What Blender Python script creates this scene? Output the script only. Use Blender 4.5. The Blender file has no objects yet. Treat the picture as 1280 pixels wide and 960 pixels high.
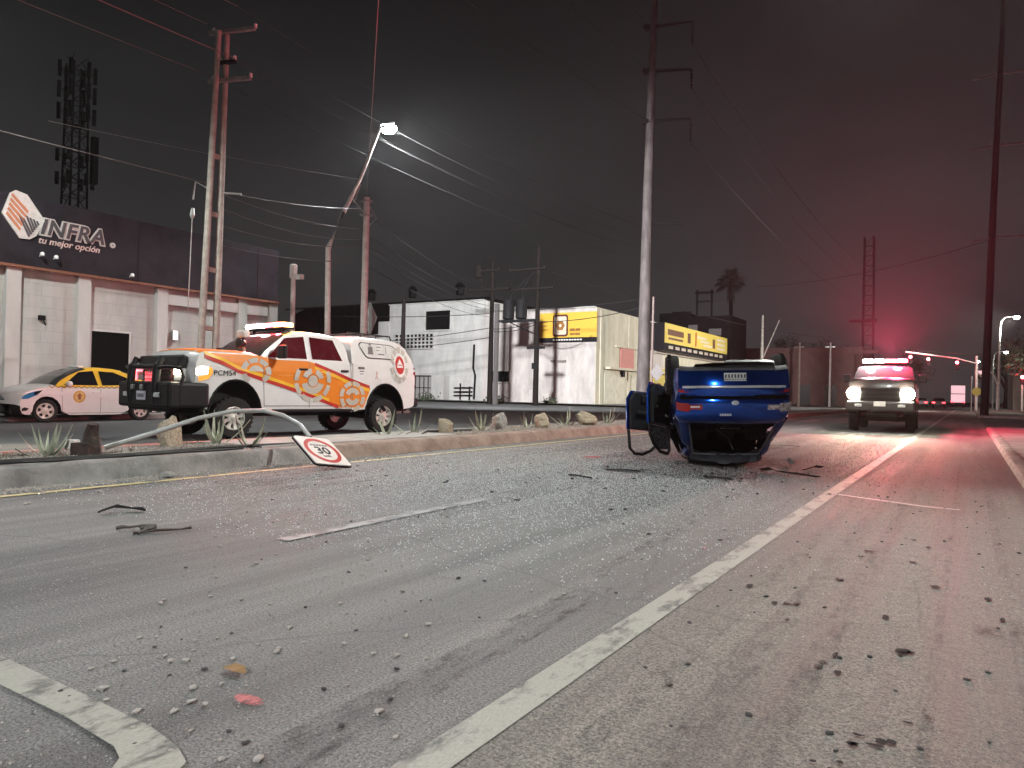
import bpy, bmesh, math, random
from mathutils import Vector, Matrix
from math import sin, cos, pi, radians
random.seed(7)
SC = bpy.context.scene
COL = SC.collection
# ------------------------------------------------------------------ camera
cd = bpy.data.cameras.new('camera'); cam = bpy.data.objects.new('camera', cd); COL.objects.link(cam)
cd.sensor_width = 36.0; cd.lens = 36.0 * 924 / 1280; cd.clip_start = 0.05; cd.clip_end = 3000
_al, _th, _rho = math.atan(10.06 / 924), math.atan(570.3 / 924), radians(1.2)
_F = Vector((-sin(_th) * cos(_al), cos(_th) * cos(_al), sin(_al)))
_R = Vector((cos(_th), sin(_th), 0)); _U = _R.cross(_F)
_r = _R * cos(_rho) + _U * sin(_rho); _u = -_R * sin(_rho) + _U * cos(_rho)
m = Matrix((_r, _u, -_F)).transposed().to_4x4(); m.translation = (0, 0, 1.05)
cam.matrix_world = m
SC.camera = cam
# ------------------------------------------------------------------ night sky
wd = bpy.data.worlds.new("World"); SC.world = wd; wd.use_nodes = True
nt = wd.node_tree; bg = nt.nodes['Background']
tc = nt.nodes.new('ShaderNodeTexCoord'); sx = nt.nodes.new('ShaderNodeSeparateXYZ')
nt.links.new(tc.outputs['Generated'], sx.inputs[0])
rp = nt.nodes.new('ShaderNodeValToRGB'); nt.links.new(sx.outputs['Z'], rp.inputs[0])
rp.color_ramp.elements[0].position = 0.0; rp.color_ramp.elements[0].color = (0.034, 0.032, 0.033, 1)
rp.color_ramp.elements[1].position = 0.62; rp.color_ramp.elements[1].color = (0.0020, 0.0020, 0.0022, 1)
e = rp.color_ramp.elements.new(0.18); e.color = (0.026, 0.025, 0.0255, 1)
e = rp.color_ramp.elements.new(0.40); e.color = (0.0090, 0.0090, 0.0093, 1)
cn = nt.nodes.new('ShaderNodeTexNoise'); cn.inputs['Scale'].default_value = 2.6; cn.inputs['Detail'].default_value = 5
cm_ = nt.nodes.new('ShaderNodeMapping'); cm_.inputs['Scale'].default_value = (1, 1, 2.6); nt.links.new(tc.outputs['Generated'], cm_.inputs[0]); nt.links.new(cm_.outputs[0], cn.inputs[0])
cr_ = nt.nodes.new('ShaderNodeMapRange'); cr_.inputs[1].default_value = .3; cr_.inputs[2].default_value = .7; cr_.inputs[3].default_value = .72; cr_.inputs[4].default_value = 1.22; nt.links.new(cn.outputs[0], cr_.inputs[0])
cx_ = nt.nodes.new('ShaderNodeMix'); cx_.data_type = 'RGBA'; cx_.blend_type = 'MULTIPLY'; cx_.inputs[0].default_value = 1.
nt.links.new(rp.outputs[0], cx_.inputs[6]); nt.links.new(cr_.outputs[0], cx_.inputs[7]); nt.links.new(cx_.outputs[2], bg.inputs['Color'])
bg.inputs['Strength'].default_value = 1.0
SC.view_settings.view_transform = 'Standard'; SC.view_settings.look = 'None'
SC.view_settings.exposure = 0.3; SC.view_settings.gamma = 1.0
SC.cycles.use_denoising = True
SC.cycles.max_bounces = 6; SC.cycles.volume_bounces = 0
SC.cycles.sample_clamp_indirect = 4.0
SC.cycles.caustics_reflective = False; SC.cycles.caustics_refractive = False

def lamp(kind, loc, power, col, parent=None, aim=None, cone=160, blend=.6, rad=.1, name='lamp_light'):
    l = bpy.data.lights.new(name, kind); l.energy = power; l.color = col; l.shadow_soft_size = rad
    o = bpy.data.objects.new(name, l); COL.objects.link(o); o.location = loc
    if kind == 'SPOT':
        l.spot_size = radians(cone); l.spot_blend = blend
        o.rotation_euler = (Vector(aim)).to_track_quat('-Z', 'Y').to_euler()
    if parent: o.parent = parent
    return o

# ------------------------------------------------------------------ materials
MATS = {}
def mat(name, c, rough=.6, metal=0., var=.12, scale=6., bump=0., bscale=80., spec=.5, c2=None, stretch=(1, 1, 1), coat=0.,
        lo=.35, hi=.65, detail=6., emit=None, estr=0.):
    if name in MATS: return MATS[name]
    M = bpy.data.materials.new(name); M.use_nodes = True; t = M.node_tree; N = t.nodes; L = t.links
    p = N['Principled BSDF']
    p.inputs['Roughness'].default_value = rough; p.inputs['Metallic'].default_value = metal
    p.inputs['Specular IOR Level'].default_value = spec; p.inputs['Coat Weight'].default_value = coat
    p.inputs['Coat Roughness'].default_value = .06
    co = N.new('ShaderNodeTexCoord'); mp = N.new('ShaderNodeMapping'); mp.inputs['Scale'].default_value = stretch
    L.new(co.outputs['Object'], mp.inputs[0])
    nz = N.new('ShaderNodeTexNoise'); nz.inputs['Scale'].default_value = scale; nz.inputs['Detail'].default_value = detail
    nz.inputs['Roughness'].default_value = .65
    L.new(mp.outputs[0], nz.inputs[0])
    r = N.new('ShaderNodeValToRGB'); r.color_ramp.elements[0].position = lo; r.color_ramp.elements[1].position = hi
    a = c2 if c2 else tuple(max(0, x * (1 - var)) for x in c)
    b = c if c2 else tuple(min(1, x * (1 + var)) for x in c)
    r.color_ramp.elements[0].color = (*a, 1); r.color_ramp.elements[1].color = (*b, 1)
    L.new(nz.outputs[0], r.inputs[0]); L.new(r.outputs[0], p.inputs['Base Color'])
    if bump:
        n2 = N.new('ShaderNodeTexNoise'); n2.inputs['Scale'].default_value = bscale; n2.inputs['Detail'].default_value = 4
        L.new(mp.outputs[0], n2.inputs[0])
        bp = N.new('ShaderNodeBump'); bp.inputs['Strength'].default_value = bump; bp.inputs['Distance'].default_value = .02
        L.new(n2.outputs[0], bp.inputs['Height']); L.new(bp.outputs[0], p.inputs['Normal'])
    if emit:
        p.inputs['Emission Color'].default_value = (*emit, 1); p.inputs['Emission Strength'].default_value = estr
    MATS[name] = M
    return M
def nodes_of(M):
    return M.node_tree.nodes, M.node_tree.links, M.node_tree.nodes['Principled BSDF']

# asphalt: fine aggregate, long dusty streaks, patches
def asphalt(name, dark, light, dust):
    M = bpy.data.materials.new(name); M.use_nodes = True; N, L, p = nodes_of(M)
    co = N.new('ShaderNodeTexCoord')
    def noise(sc, st=(1, 1, 1), det=6, ro=.6):
        mp = N.new('ShaderNodeMapping'); mp.inputs['Scale'].default_value = st; L.new(co.outputs['Object'], mp.inputs[0])
        n = N.new('ShaderNodeTexNoise'); n.inputs['Scale'].default_value = sc; n.inputs['Detail'].default_value = det
        n.inputs['Roughness'].default_value = ro; L.new(mp.outputs[0], n.inputs[0]); return n
    def ramp(src, p0, p1, c0, c1):
        r = N.new('ShaderNodeValToRGB'); r.color_ramp.elements[0].position = p0; r.color_ramp.elements[1].position = p1
        r.color_ramp.elements[0].color = (*c0, 1); r.color_ramp.elements[1].color = (*c1, 1); L.new(src, r.inputs[0]); return r
    def mix(f, a, b, mode='MIX'):
        x = N.new('ShaderNodeMix'); x.data_type = 'RGBA'; x.blend_type = mode
        if isinstance(f, float): x.inputs[0].default_value = f
        else: L.new(f, x.inputs[0])
        for s, i in ((a, 6), (b, 7)):
            if isinstance(s, tuple): x.inputs[i].default_value = (*s, 1)
            else: L.new(s, x.inputs[i])
        return x.outputs[2]
    big = noise(.35, (1, .45, 1), 5)
    streak = noise(2.6, (1, .035, 1), 6, .62)
    agg = noise(95, (1, 1, 1), 3, .7)
    fine = noise(260, (1, 1, 1), 2, .6)
    base = ramp(big.outputs[0], .35, .65, dark, light)
    st = ramp(streak.outputs[0], .38, .62, (.52, .52, .52), (1.36, 1.35, 1.33))
    c = mix(1., base.outputs[0], st.outputs[0], 'MULTIPLY')
    ag = ramp(agg.outputs[0], .36, .70, (.36, .36, .36), (1.85, 1.82, 1.75))
    c = mix(.95, c, ag.outputs[0], 'MULTIPLY')
    sp = ramp(fine.outputs[0], .63, .68, (0, 0, 0), (1, 1, 1))
    c = mix(sp.outputs[0], c, dust)
    # dark oily spots
    oil = noise(1.7, (1, .6, 1), 5, .7); om = ramp(oil.outputs[0], .64, .74, (0, 0, 0), (.5, .5, .5))
    c = mix(om.outputs[0], c, tuple(x * .45 for x in dark))
    # fine longitudinal cracks
    wv = N.new('ShaderNodeTexVoronoi'); wv.feature = 'DISTANCE_TO_EDGE'; wv.inputs['Scale'].default_value = .55
    nz = noise(1.4, (1, 1, 1), 6); ad = N.new('ShaderNodeMix'); ad.data_type = 'RGBA'; ad.inputs[0].default_value = .22
    L.new(co.outputs['Object'], ad.inputs[6]); L.new(nz.outputs['Color'], ad.inputs[7]); L.new(ad.outputs[2], wv.inputs[0])
    cr = ramp(wv.outputs[0], .0, .005, (.55, .55, .55), (0, 0, 0))
    c = mix(cr.outputs[0], c, tuple(x * .55 for x in dark))
    L.new(c, p.inputs['Base Color'])
    rr = ramp(streak.outputs[0], .35, .65, (.66, .66, .66), (.86, .86, .86)); L.new(rr.outputs[0], p.inputs['Roughness'])
    b1 = N.new('ShaderNodeBump'); b1.inputs['Strength'].default_value = .8; b1.inputs['Distance'].default_value = .006
    L.new(agg.outputs[0], b1.inputs['Height'])
    b2 = N.new('ShaderNodeBump'); b2.inputs['Strength'].default_value = .5; b2.inputs['Distance'].default_value = .02
    mid = noise(9, (1, 1, 1), 5); L.new(mid.outputs[0], b2.inputs['Height']); L.new(b1.outputs[0], b2.inputs['Normal'])
    L.new(b2.outputs[0], p.inputs['Normal'])
    return M
ASPH = asphalt('asphalt', (.092, .092, .094), (.150, .149, .148), (.38, .38, .37))
ASPH_LIGHT = asphalt('asphalt_light', (.105, .101, .091), (.155, .149, .134), (.34, .33, .30))
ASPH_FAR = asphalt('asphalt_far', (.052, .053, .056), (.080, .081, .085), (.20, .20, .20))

def paint_worn(name, c, under=(.08, .079, .076), wear=.5, sc=7.):
    M = bpy.data.materials.new(name); M.use_nodes = True; N, L, p = nodes_of(M)
    co = N.new('ShaderNodeTexCoord'); mp = N.new('ShaderNodeMapping'); mp.inputs['Scale'].default_value = (1, .45, 1)
    L.new(co.outputs['Object'], mp.inputs[0])
    n = N.new('ShaderNodeTexNoise'); n.inputs['Scale'].default_value = sc; n.inputs['Detail'].default_value = 9; n.inputs['Roughness'].default_value = .72
    L.new(mp.outputs[0], n.inputs[0])
    r = N.new('ShaderNodeValToRGB'); r.color_ramp.elements[0].position = wear - .06; r.color_ramp.elements[1].position = wear + .05
    r.color_ramp.elements[0].color = (*under, 1); r.color_ramp.elements[1].color = (*c, 1)
    e = r.color_ramp.elements.new(wear - .01); e.color = (*[a * .5 + b * .5 for a, b in zip(c, under)], 1)
    L.new(n.outputs[0], r.inputs[0])
    n2 = N.new('ShaderNodeTexNoise'); n2.inputs['Scale'].default_value = 120; L.new(mp.outputs[0], n2.inputs[0])
    mx = N.new('ShaderNodeMix'); mx.data_type = 'RGBA'; mx.blend_type = 'MULTIPLY'; mx.inputs[0].default_value = .45
    L.new(r.outputs[0], mx.inputs[6]); L.new(n2.outputs[0], mx.inputs[7]); L.new(mx.outputs[2], p.inputs['Base Color'])
    p.inputs['Roughness'].default_value = .65
    b = N.new('ShaderNodeBump'); b.inputs['Strength'].default_value = .5; b.inputs['Distance'].default_value = .005
    L.new(n2.outputs[0], b.inputs['Height']); L.new(b.outputs[0], p.inputs['Normal'])
    return M
PAINT_W = paint_worn('road_paint_white', (.38, .37, .32), under=(.12, .118, .11), wear=.455)
PAINT_Y = paint_worn('road_paint_yellow', (.60, .50, .22), wear=.42, sc=5)
PAINT_FAINT = paint_worn('road_paint_faint', (.34, .33, .32), wear=.50, sc=6)

CONC = mat('concrete', (.30, .29, .27), .85, var=.3, scale=3.5, bump=.5, bscale=45, c2=(.17, .165, .155))
KERB = mat('kerb_concrete', (.27, .26, .245), .85, scale=2.6, bump=.7, bscale=30, c2=(.12, .118, .112))
KERB_RED = mat('kerb_faded_red_paint', (.36, .10, .07), .8, scale=5, bump=.5, bscale=40, c2=(.24, .15, .12))
SLAB = mat('slab_concrete', (.38, .37, .35), .85, scale=2.2, bump=.35, bscale=50, c2=(.27, .265, .25))
SOIL = mat('soil', (.24, .20, .155), .95, scale=9, bump=1., bscale=40, c2=(.12, .10, .08))
DIRT = mat('dirt_ground', (.16, .145, .12), .95, scale=.6, bump=.8, bscale=12, c2=(.09, .085, .07))
WALK = mat('sidewalk_concrete', (.27, .255, .22), .9, scale=1.1, bump=.6, bscale=20, c2=(.14, .135, .115))
def wall_mat(name, c, c2, brick=True, bs=(.4, .2)):
    M = mat(name, c, .9, scale=1.0, c2=c2, stretch=(1, 1, .35), detail=8, lo=.3, hi=.62); N, L, p = nodes_of(M)
    if brick:
        co = N.new('ShaderNodeTexCoord'); sp = N.new('ShaderNodeSeparateXYZ'); L.new(co.outputs['Object'], sp.inputs[0])
        ad = N.new('ShaderNodeMath'); ad.operation = 'ADD'; L.new(sp.outputs[0], ad.inputs[0]); L.new(sp.outputs[1], ad.inputs[1])
        cb = N.new('ShaderNodeCombineXYZ'); L.new(ad.outputs[0], cb.inputs[0]); L.new(sp.outputs[2], cb.inputs[1])
        bt = N.new('ShaderNodeTexBrick'); bt.inputs['Scale'].default_value = 1.0
        bt.inputs['Brick Width'].default_value = bs[0]; bt.inputs['Row Height'].default_value = bs[1]; bt.inputs['Mortar Size'].default_value = .012
        bt.inputs['Color1'].default_value = (1, 1, 1, 1); bt.inputs['Color2'].default_value = (.94, .94, .94, 1); bt.inputs['Mortar'].default_value = (.82, .82, .81, 1)
        L.new(cb.outputs[0], bt.inputs[0])
        mx = N.new('ShaderNodeMix'); mx.data_type = 'RGBA'; mx.blend_type = 'MULTIPLY'; mx.inputs[0].default_value = .8
        src = p.inputs['Base Color'].links[0].from_socket
        L.new(src, mx.inputs[6]); L.new(bt.outputs[0], mx.inputs[7]); L.new(mx.outputs[2], p.inputs['Base Color'])
        b = N.new('ShaderNodeBump'); b.inputs['Strength'].default_value = .35; b.inputs['Distance'].default_value = .02
        L.new(bt.outputs['Fac'], b.inputs['Height']); b.invert = True; L.new(b.outputs[0], p.inputs['Normal'])
    return M
W_INFRA = wall_mat('wall_pale_block', (.50, .49, .46), (.36, .35, .33), True, (.8, .4))
W_PIL = wall_mat('wall_pilaster_plaster', (.55, .54, .51), (.42, .41, .39), False)
W_CORNER = wall_mat('wall_white_plaster', (.64, .59, .56), (.38, .35, .33), False)
W_CREAM = wall_mat('wall_cream_plaster', (.66, .62, .50), (.50, .46, .36), False)
W_BLOCK = wall_mat('wall_white_block', (.62, .61, .58), (.46, .45, .43), True, (1.2, .5))
FASCIA = mat('fascia_dark_sheet', (.026, .023, .028), .55, spec=.12, var=.25, scale=1.2)
ORANGE_TRIM = mat('trim_orange', (.20, .085, .05), .6, var=.2)
DARKROOF = mat('dark_sheet_roof', (.014, .012, .013), .7, spec=.08, var=.3, scale=1)
BLACK = mat('unlit_doorway_black', (.008, .008, .008), .9, spec=.0)
DWIN = mat('dark_window_glass', (.008, .008, .009), .25, spec=.25)
STEEL = mat('galvanised_steel', (.42, .42, .41), .45, metal=.7, var=.2, scale=5)
PALEPOLE = mat('pale_concrete_pole', (.62, .60, .56), .8, scale=4, bump=.4, bscale=30, c2=(.42, .40, .37))
TWINPOLE = mat('weathered_concrete_pole', (.40, .38, .33), .8, scale=4, bump=.4, bscale=30, c2=(.26, .25, .22))
WOODPOLE = mat('dark_wood_pole', (.016, .013, .012), .85, spec=.06, var=.3, stretch=(6, 6, .5), bump=.4, bscale=10)
TALLSTEEL = mat('weathered_steel_pole', (.155, .135, .13), .7, metal=.1, scale=2.2, stretch=(1, 1, .3), c2=(.07, .06, .058), spec=.2)
DKSTEEL = mat('dark_steel', (.012, .012, .013), .6, spec=.1)
WIRE = mat('dark_wire', (.02, .02, .02), .6)
WIREPALE = mat('pale_wire', (.13, .125, .12), .5, metal=.2)
YELLOW = mat('sign_yellow', (.72, .44, .05), .55, var=.06)
YELLOW2 = mat('sign_bright_yellow', (.75, .58, .12), .55, var=.06)
SBLACK = mat('sign_black', (.012, .010, .014), .5, spec=.15)
MAROON = mat('sign_maroon', (.10, .018, .012), .5)
CREAMP = mat('sign_cream', (.75, .66, .50), .5)
WHITEP = mat('white_print', (.78, .77, .75), .5)
SORANGE = mat('sign_orange', (.52, .20, .10), .5)
SDGREY = mat('sign_dark_grey', (.075, .07, .075), .5)
SPINK = mat('sign_pale_pink', (.62, .46, .42), .5)
ROCK = mat('pale_limestone', (.52, .47, .37), .9, scale=9, bump=1., bscale=14, c2=(.26, .20, .13))
ROCKG = mat('grey_limestone', (.46, .45, .42), .9, scale=9, bump=1., bscale=14, c2=(.22, .21, .19))
AGAVE = mat('agave_leaf', (.42, .45, .35), .55, scale=5, c2=(.26, .29, .20))
PEB = mat('pebble', (.40, .37, .33), .85, scale=30, c2=(.24, .22, .20))
PEBD = mat('asphalt_lump', (.045, .043, .042), .9, scale=30, bump=.5)
GLASSC = mat('glass_crumb', (.66, .68, .68), .22, var=.4, scale=40, spec=.6)
PLASTIC = mat('black_plastic', (.012, .012, .012), .45)
SHEET = mat('black_weed_sheet', (.010, .010, .010), .6)
RUST = mat('rusty_stump', (.055, .035, .028), .9, scale=9, bump=1., bscale=25, c2=(.02, .014, .012))
WTAXI = mat('taxi_white_paint', (.70, .70, .68), .35, var=.03, coat=.6)
YTAXI = mat('taxi_yellow_paint', (.72, .46, .03), .35, var=.04, coat=.6)
WTRUCK = mat('truck_white_paint', (.74, .73, .72), .32, var=.03, coat=.6)
BLUE = mat('blue_car_paint', (.003, .085, .54), .18, var=.15, metal=.88, coat=1., scale=2)
BLUEUND = mat('car_underside_grey', (.10, .10, .105), .6, var=.3)
TRIM = mat('black_trim', (.013, .013, .014), .5, spec=.25)
DARKGL = mat('tinted_car_glass', (.010, .010, .012), .06, spec=.6)
WSGLASS = mat('windscreen_glass', (.045, .050, .050), .07, spec=.7)
TYRE = mat('tyre_rubber', (.030, .029, .028), .85, spec=.15, bump=.4, bscale=60)
ALLOY = mat('alloy', (.56, .53, .49), .4, metal=.25)
CHROME = mat('chrome', (.80, .80, .80), .2, metal=.35)
REDLENS = mat('red_lens', (.26, .003, .006), .12, coat=1., emit=(1, .02, .02), estr=.03)
LENS = mat('headlamp_lens', (.55, .58, .60), .1, coat=1.)
BLUELENS = mat('headlamp_blue_film', (.03, .20, .42), .15, coat=1.)
D_ORANGE = mat('livery_orange', (.78, .22, .012), .4, var=.03)
D_YELL = mat('livery_yellow', (.85, .48, .03), .4, var=.03)
D_RED = mat('livery_red', (.50, .030, .02), .4, var=.03)
D_GREY = mat('livery_grey', (.50, .47, .42), .4, var=.05)
D_DGREY = mat('livery_dark_grey', (.17, .16, .16), .4)
D_BLACK = mat('livery_black', (.012, .012, .015), .4)
SEATF = mat('seat_fabric', (.16, .155, .15), .9)
LEAF = mat('dry_leaf', (.22, .12, .04), .8)
REDSPOT = paint_worn('red_worn_spot', (.60, .17, .16), wear=.44, sc=14)
def glow(name, c, s):
    return mat(name, (.8, .8, .8), .4, emit=c, estr=s)
G_WHITE = glow('lamp_glow_white', (.86, 1., .95), 60)
G_HEAD = glow('headlamp_glow', (1., .84, .58), 28)
G_HEAD2 = glow('headlamp_glow_strong', (1., .93, .74), 140)
G_RED = glow('beacon_glow_red', (1., .035, .06), 26)
G_AMBER = glow('beacon_glow_amber', (1., .42, .08), 24)
G_BWHITE = glow('beacon_glow_white', (1., .80, .80), 40)
G_SIGNAL = glow('signal_glow_red', (1., .10, .12), 40)
G_PINK = glow('lit_sign_pink', (1., .55, .60), .7)  # also on the far truck box, in place of light falling on it
G_TAIL = glow('tail_glow_red', (1., .03, .05), 6)
G_WALL = glow('wall_lamp_glow', (1., .96, .85), 3)
G_GRILLE = mat('grille_red_light', (.10, .02, .02), .4)  # red light on the grille is put into its base colour

# ------------------------------------------------------------------ mesh helpers
class MB:
    def __init__(s): s.v = []; s.f = []; s.m = []; s.cur = 0
    def add(s, vs, fs, mi=None):
        o = len(s.v); s.v += [tuple(x) for x in vs]
        for f in fs: s.f.append(tuple(i + o for i in f)); s.m.append(s.cur if mi is None else mi)
    def box(s, c, d, rz=0, mi=None, rx=0, ry=0):
        x, y, z = [k / 2 for k in d]
        M = Matrix.Rotation(rz, 3, 'Z') @ Matrix.Rotation(ry, 3, 'Y') @ Matrix.Rotation(rx, 3, 'X')
        vs = [Vector(c) + M @ Vector((a, b, e)) for a, b, e in
              ((-x, -y, -z), (x, -y, -z), (x, y, -z), (-x, y, -z), (-x, -y, z), (x, -y, z), (x, y, z), (-x, y, z))]
        s.add(vs, [(0, 3, 2, 1), (4, 5, 6, 7), (0, 1, 5, 4), (1, 2, 6, 5), (2, 3, 7, 6), (3, 0, 4, 7)], mi)
    def tube(s, pts, rad, n=8, mi=None, cap=True):
        pts = [Vector(p) for p in pts]; k = len(pts)
        if not isinstance(rad, (list, tuple)): rad = [rad] * k
        vs = []; up = Vector((0, 0, 1))
        for i, p in enumerate(pts):
            d = (pts[min(i + 1, k - 1)] - pts[max(i - 1, 0)]).normalized()
            a = d.cross(up if abs(d.z) < .95 else Vector((0, 1, 0))).normalized(); b = d.cross(a)
            for j in range(n):
                t = 2 * pi * j / n; vs.append(p + (a * cos(t) + b * sin(t)) * rad[i])
        fs = []
        for i in range(k - 1):
            for j in range(n):
                q = (j + 1) % n; fs.append((i * n + j, i * n + q, (i + 1) * n + q, (i + 1) * n + j))
        if cap: fs += [tuple(range(n))[::-1], tuple((k - 1) * n + j for j in range(n))]
        s.add(vs, fs, mi)
    def lathe(s, prof, n=20, M=Matrix.Identity(4), mi=None, cap=True):   # prof: (r, h) about local Z
        vs = []; fs = []
        for r, h in prof:
            for j in range(n):
                t = 2 * pi * j / n; vs.append(M @ Vector((r * cos(t), r * sin(t), h)))
        for i in range(len(prof) - 1):
            for j in range(n):
                q = (j + 1) % n; fs.append((i * n + j, i * n + q, (i + 1) * n + q, (i + 1) * n + j))
        if cap: fs += [tuple(range(n))[::-1], tuple((len(prof) - 1) * n + j for j in range(n))]
        s.add(vs, fs, mi)
    def prism(s, poly, M, h, mi=None):          # poly in local XY, thickness h along local Z
        n = len(poly)
        vs = [M @ Vector((a, b, 0)) for a, b in poly] + [M @ Vector((a, b, h)) for a, b in poly]
        s.add(vs, [tuple(range(n))[::-1], tuple(range(n, 2 * n))] + [(i, (i + 1) % n, n + (i + 1) % n, n + i) for i in range(n)], mi)
    def build(s, name, mats, parent=None, smooth=None, bevel=0, loc=None):
        me = bpy.data.meshes.new(name); me.from_pydata(s.v, [], s.f)
        if not isinstance(mats, (list, tuple)): mats = [mats]
        for k in mats: me.materials.append(k)
        if len(mats) > 1:
            me.polygons.foreach_set('material_index', s.m)
        me.update()
        if smooth:
            me.polygons.foreach_set('use_smooth', [True] * len(me.polygons)); me.set_sharp_from_angle(angle=radians(smooth))
        o = bpy.data.objects.new(name, me); COL.objects.link(o)
        if parent: o.parent = parent
        if loc: o.location = loc
        if bevel:
            b = o.modifiers.new('bevel', 'BEVEL'); b.width = bevel; b.segments = 2; b.limit_method = 'ANGLE'
        return o
def tag(o, label, cat, group=None):
    o['label'] = label; o['category'] = cat
    if group: o['group'] = group
    return o
def thing(name, label, cat, loc=(0, 0, 0), rz=0, group=None):
    o = bpy.data.objects.new(name, None); COL.objects.link(o); o.location = loc; o.rotation_euler = (0, 0, rz)
    return tag(o, label, cat, group)
def struct(o): o['kind'] = 'structure'; return o
def boxo(name, c, d, m, parent=None, bevel=0, rz=0):
    b = MB(); b.box((0, 0, 0), d, rz); return b.build(name, m, parent, bevel=bevel, loc=c)
def frame(o, x, y):                      # matrix with origin o, local x and y axes
    x = Vector(x).normalized(); y = Vector(y); z = x.cross(y).normalized(); y = z.cross(x)
    M = Matrix((x, y, z)).transposed().to_4x4(); M.translation = o; return M
def text(name, s, size, m, M, parent=None, ext=.004, off=0., shear=0., sx=1., align='LEFT', space=1.):
    c = bpy.data.curves.new(name, 'FONT'); c.body = s; c.size = size; c.extrude = ext; c.offset = off; c.shear = shear
    c.align_x = align; c.space_character = space; c.resolution_u = 3
    o = bpy.data.objects.new(name, c); COL.objects.link(o)
    dg = bpy.context.evaluated_depsgraph_get(); me = bpy.data.meshes.new_from_object(o.evaluated_get(dg))
    bpy.data.objects.remove(o); me.transform(M @ Matrix.Diagonal((sx, 1, 1, 1))); me.materials.clear(); me.materials.append(m)
    o = bpy.data.objects.new(name, me); COL.objects.link(o)
    if parent: o.parent = parent
    return o
def ring_poly(cx, cy, rx, ry, n=28, a0=0, a1=2 * pi):
    return [(cx + rx * cos(a0 + (a1 - a0) * i / n), cy + ry * sin(a0 + (a1 - a0) * i / n)) for i in range(n)]
def annulus(mb, M, cx, cy, r0, r1, a0=0, a1=2 * pi, n=28, h=.004, sx=1., mi=None):
    for i in range(n):
        t0 = a0 + (a1 - a0) * i / n; t1 = a0 + (a1 - a0) * (i + 1) / n
        mb.prism([(cx + sx * r0 * cos(t0), cy + r0 * sin(t0)), (cx + sx * r1 * cos(t0), cy + r1 * sin(t0)),
                  (cx + sx * r1 * cos(t1), cy + r1 * sin(t1)), (cx + sx * r0 * cos(t1), cy + r0 * sin(t1))], M, h, mi)
def sag(p, q, d, n=14):
    p, q = Vector(p), Vector(q)
    return [p.lerp(q, i / n) - Vector((0, 0, d * 4 * (i / n) * (1 - i / n))) for i in range(n + 1)]

# ================================================================== THE GROUND
def sheet(name, x0, x1, y0, y1, z, m, nx=1, ny=1):
    b = MB(); vs = []; fs = []
    for j in range(ny + 1):
        for i in range(nx + 1): vs.append((x0 + (x1 - x0) * i / nx, y0 + (y1 - y0) * j / ny, z))
    for j in range(ny):
        for i in range(nx): a = j * (nx + 1) + i; fs.append((a, a + 1, a + nx + 2, a + nx + 1))
    b.add(vs, fs); return struct(b.build(name, m))
sheet('ground', -600, 600, -300, 900, -.02, DIRT)
sheet('road', -8.0, .62, -60, 420, 0, ASPH)
sheet('side_lane', -1.27, .60, -60, 420, .004, ASPH_LIGHT)
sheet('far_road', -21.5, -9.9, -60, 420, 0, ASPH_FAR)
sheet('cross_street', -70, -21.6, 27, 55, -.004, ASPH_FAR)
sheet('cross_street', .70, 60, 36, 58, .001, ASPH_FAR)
def marking(name, pts, m):           # pts: left/right pairs along the stripe
    b = MB(); vs = []; fs = []
    for l, r in pts: vs += [(*l, .008), (*r, .008)]
    for i in range(len(pts) - 1): fs.append((2 * i, 2 * i + 1, 2 * i + 3, 2 * i + 2))
    b.add(vs, fs); return struct(b.build(name, m))
marking('lane_line', [((-1.345, y), (-1.205, y)) for y in (-60, 0, 20, 60, 200)], PAINT_W)
marking('yellow_edge_line', [((-7.50, y), (-7.39, y)) for y in (-60, 0, 20, 60, 300)], PAINT_Y)
for y0 in (-14.2, -4.6, 3.5, 11.5, 21, 30.5, 40): marking('dashed_lane_line', [((-4.04, y), (-3.92, y)) for y in (y0, y0 + 2.5)], PAINT_FAINT)
marking('cross_line', [((-1.19, 8.72), (-1.19, 8.80)), ((-.35, 8.32), (-.35, 8.40)), ((-.05, 8.30), (-.05, 8.36))], paint_worn('road_paint_bright', (.66, .64, .60), wear=.32))  # sheen on this line is put into a paler paint colour
cv = [((-9, 1.40), (-9, 1.27)), ((-3.2, 1.395), (-3.2, 1.265)), ((-2.45, 1.375), (-2.40, 1.255)), ((-2.10, 1.36), (-2.22, 1.24)), ((-1.93, 1.33), (-2.08, 1.23)),
      ((-1.83, 1.29), (-2.0, 1.20)), ((-1.78, 1.20), (-1.94, 1.13)), ((-1.76, 1.0), (-1.92, 1.0)), ((-1.76, -3), (-1.92, -3))]
marking('white_box_line', [((max(l[0], -7.3), l[1]), (max(r_[0], -7.3), r_[1])) for l, r_ in cv], PAINT_W)

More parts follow.
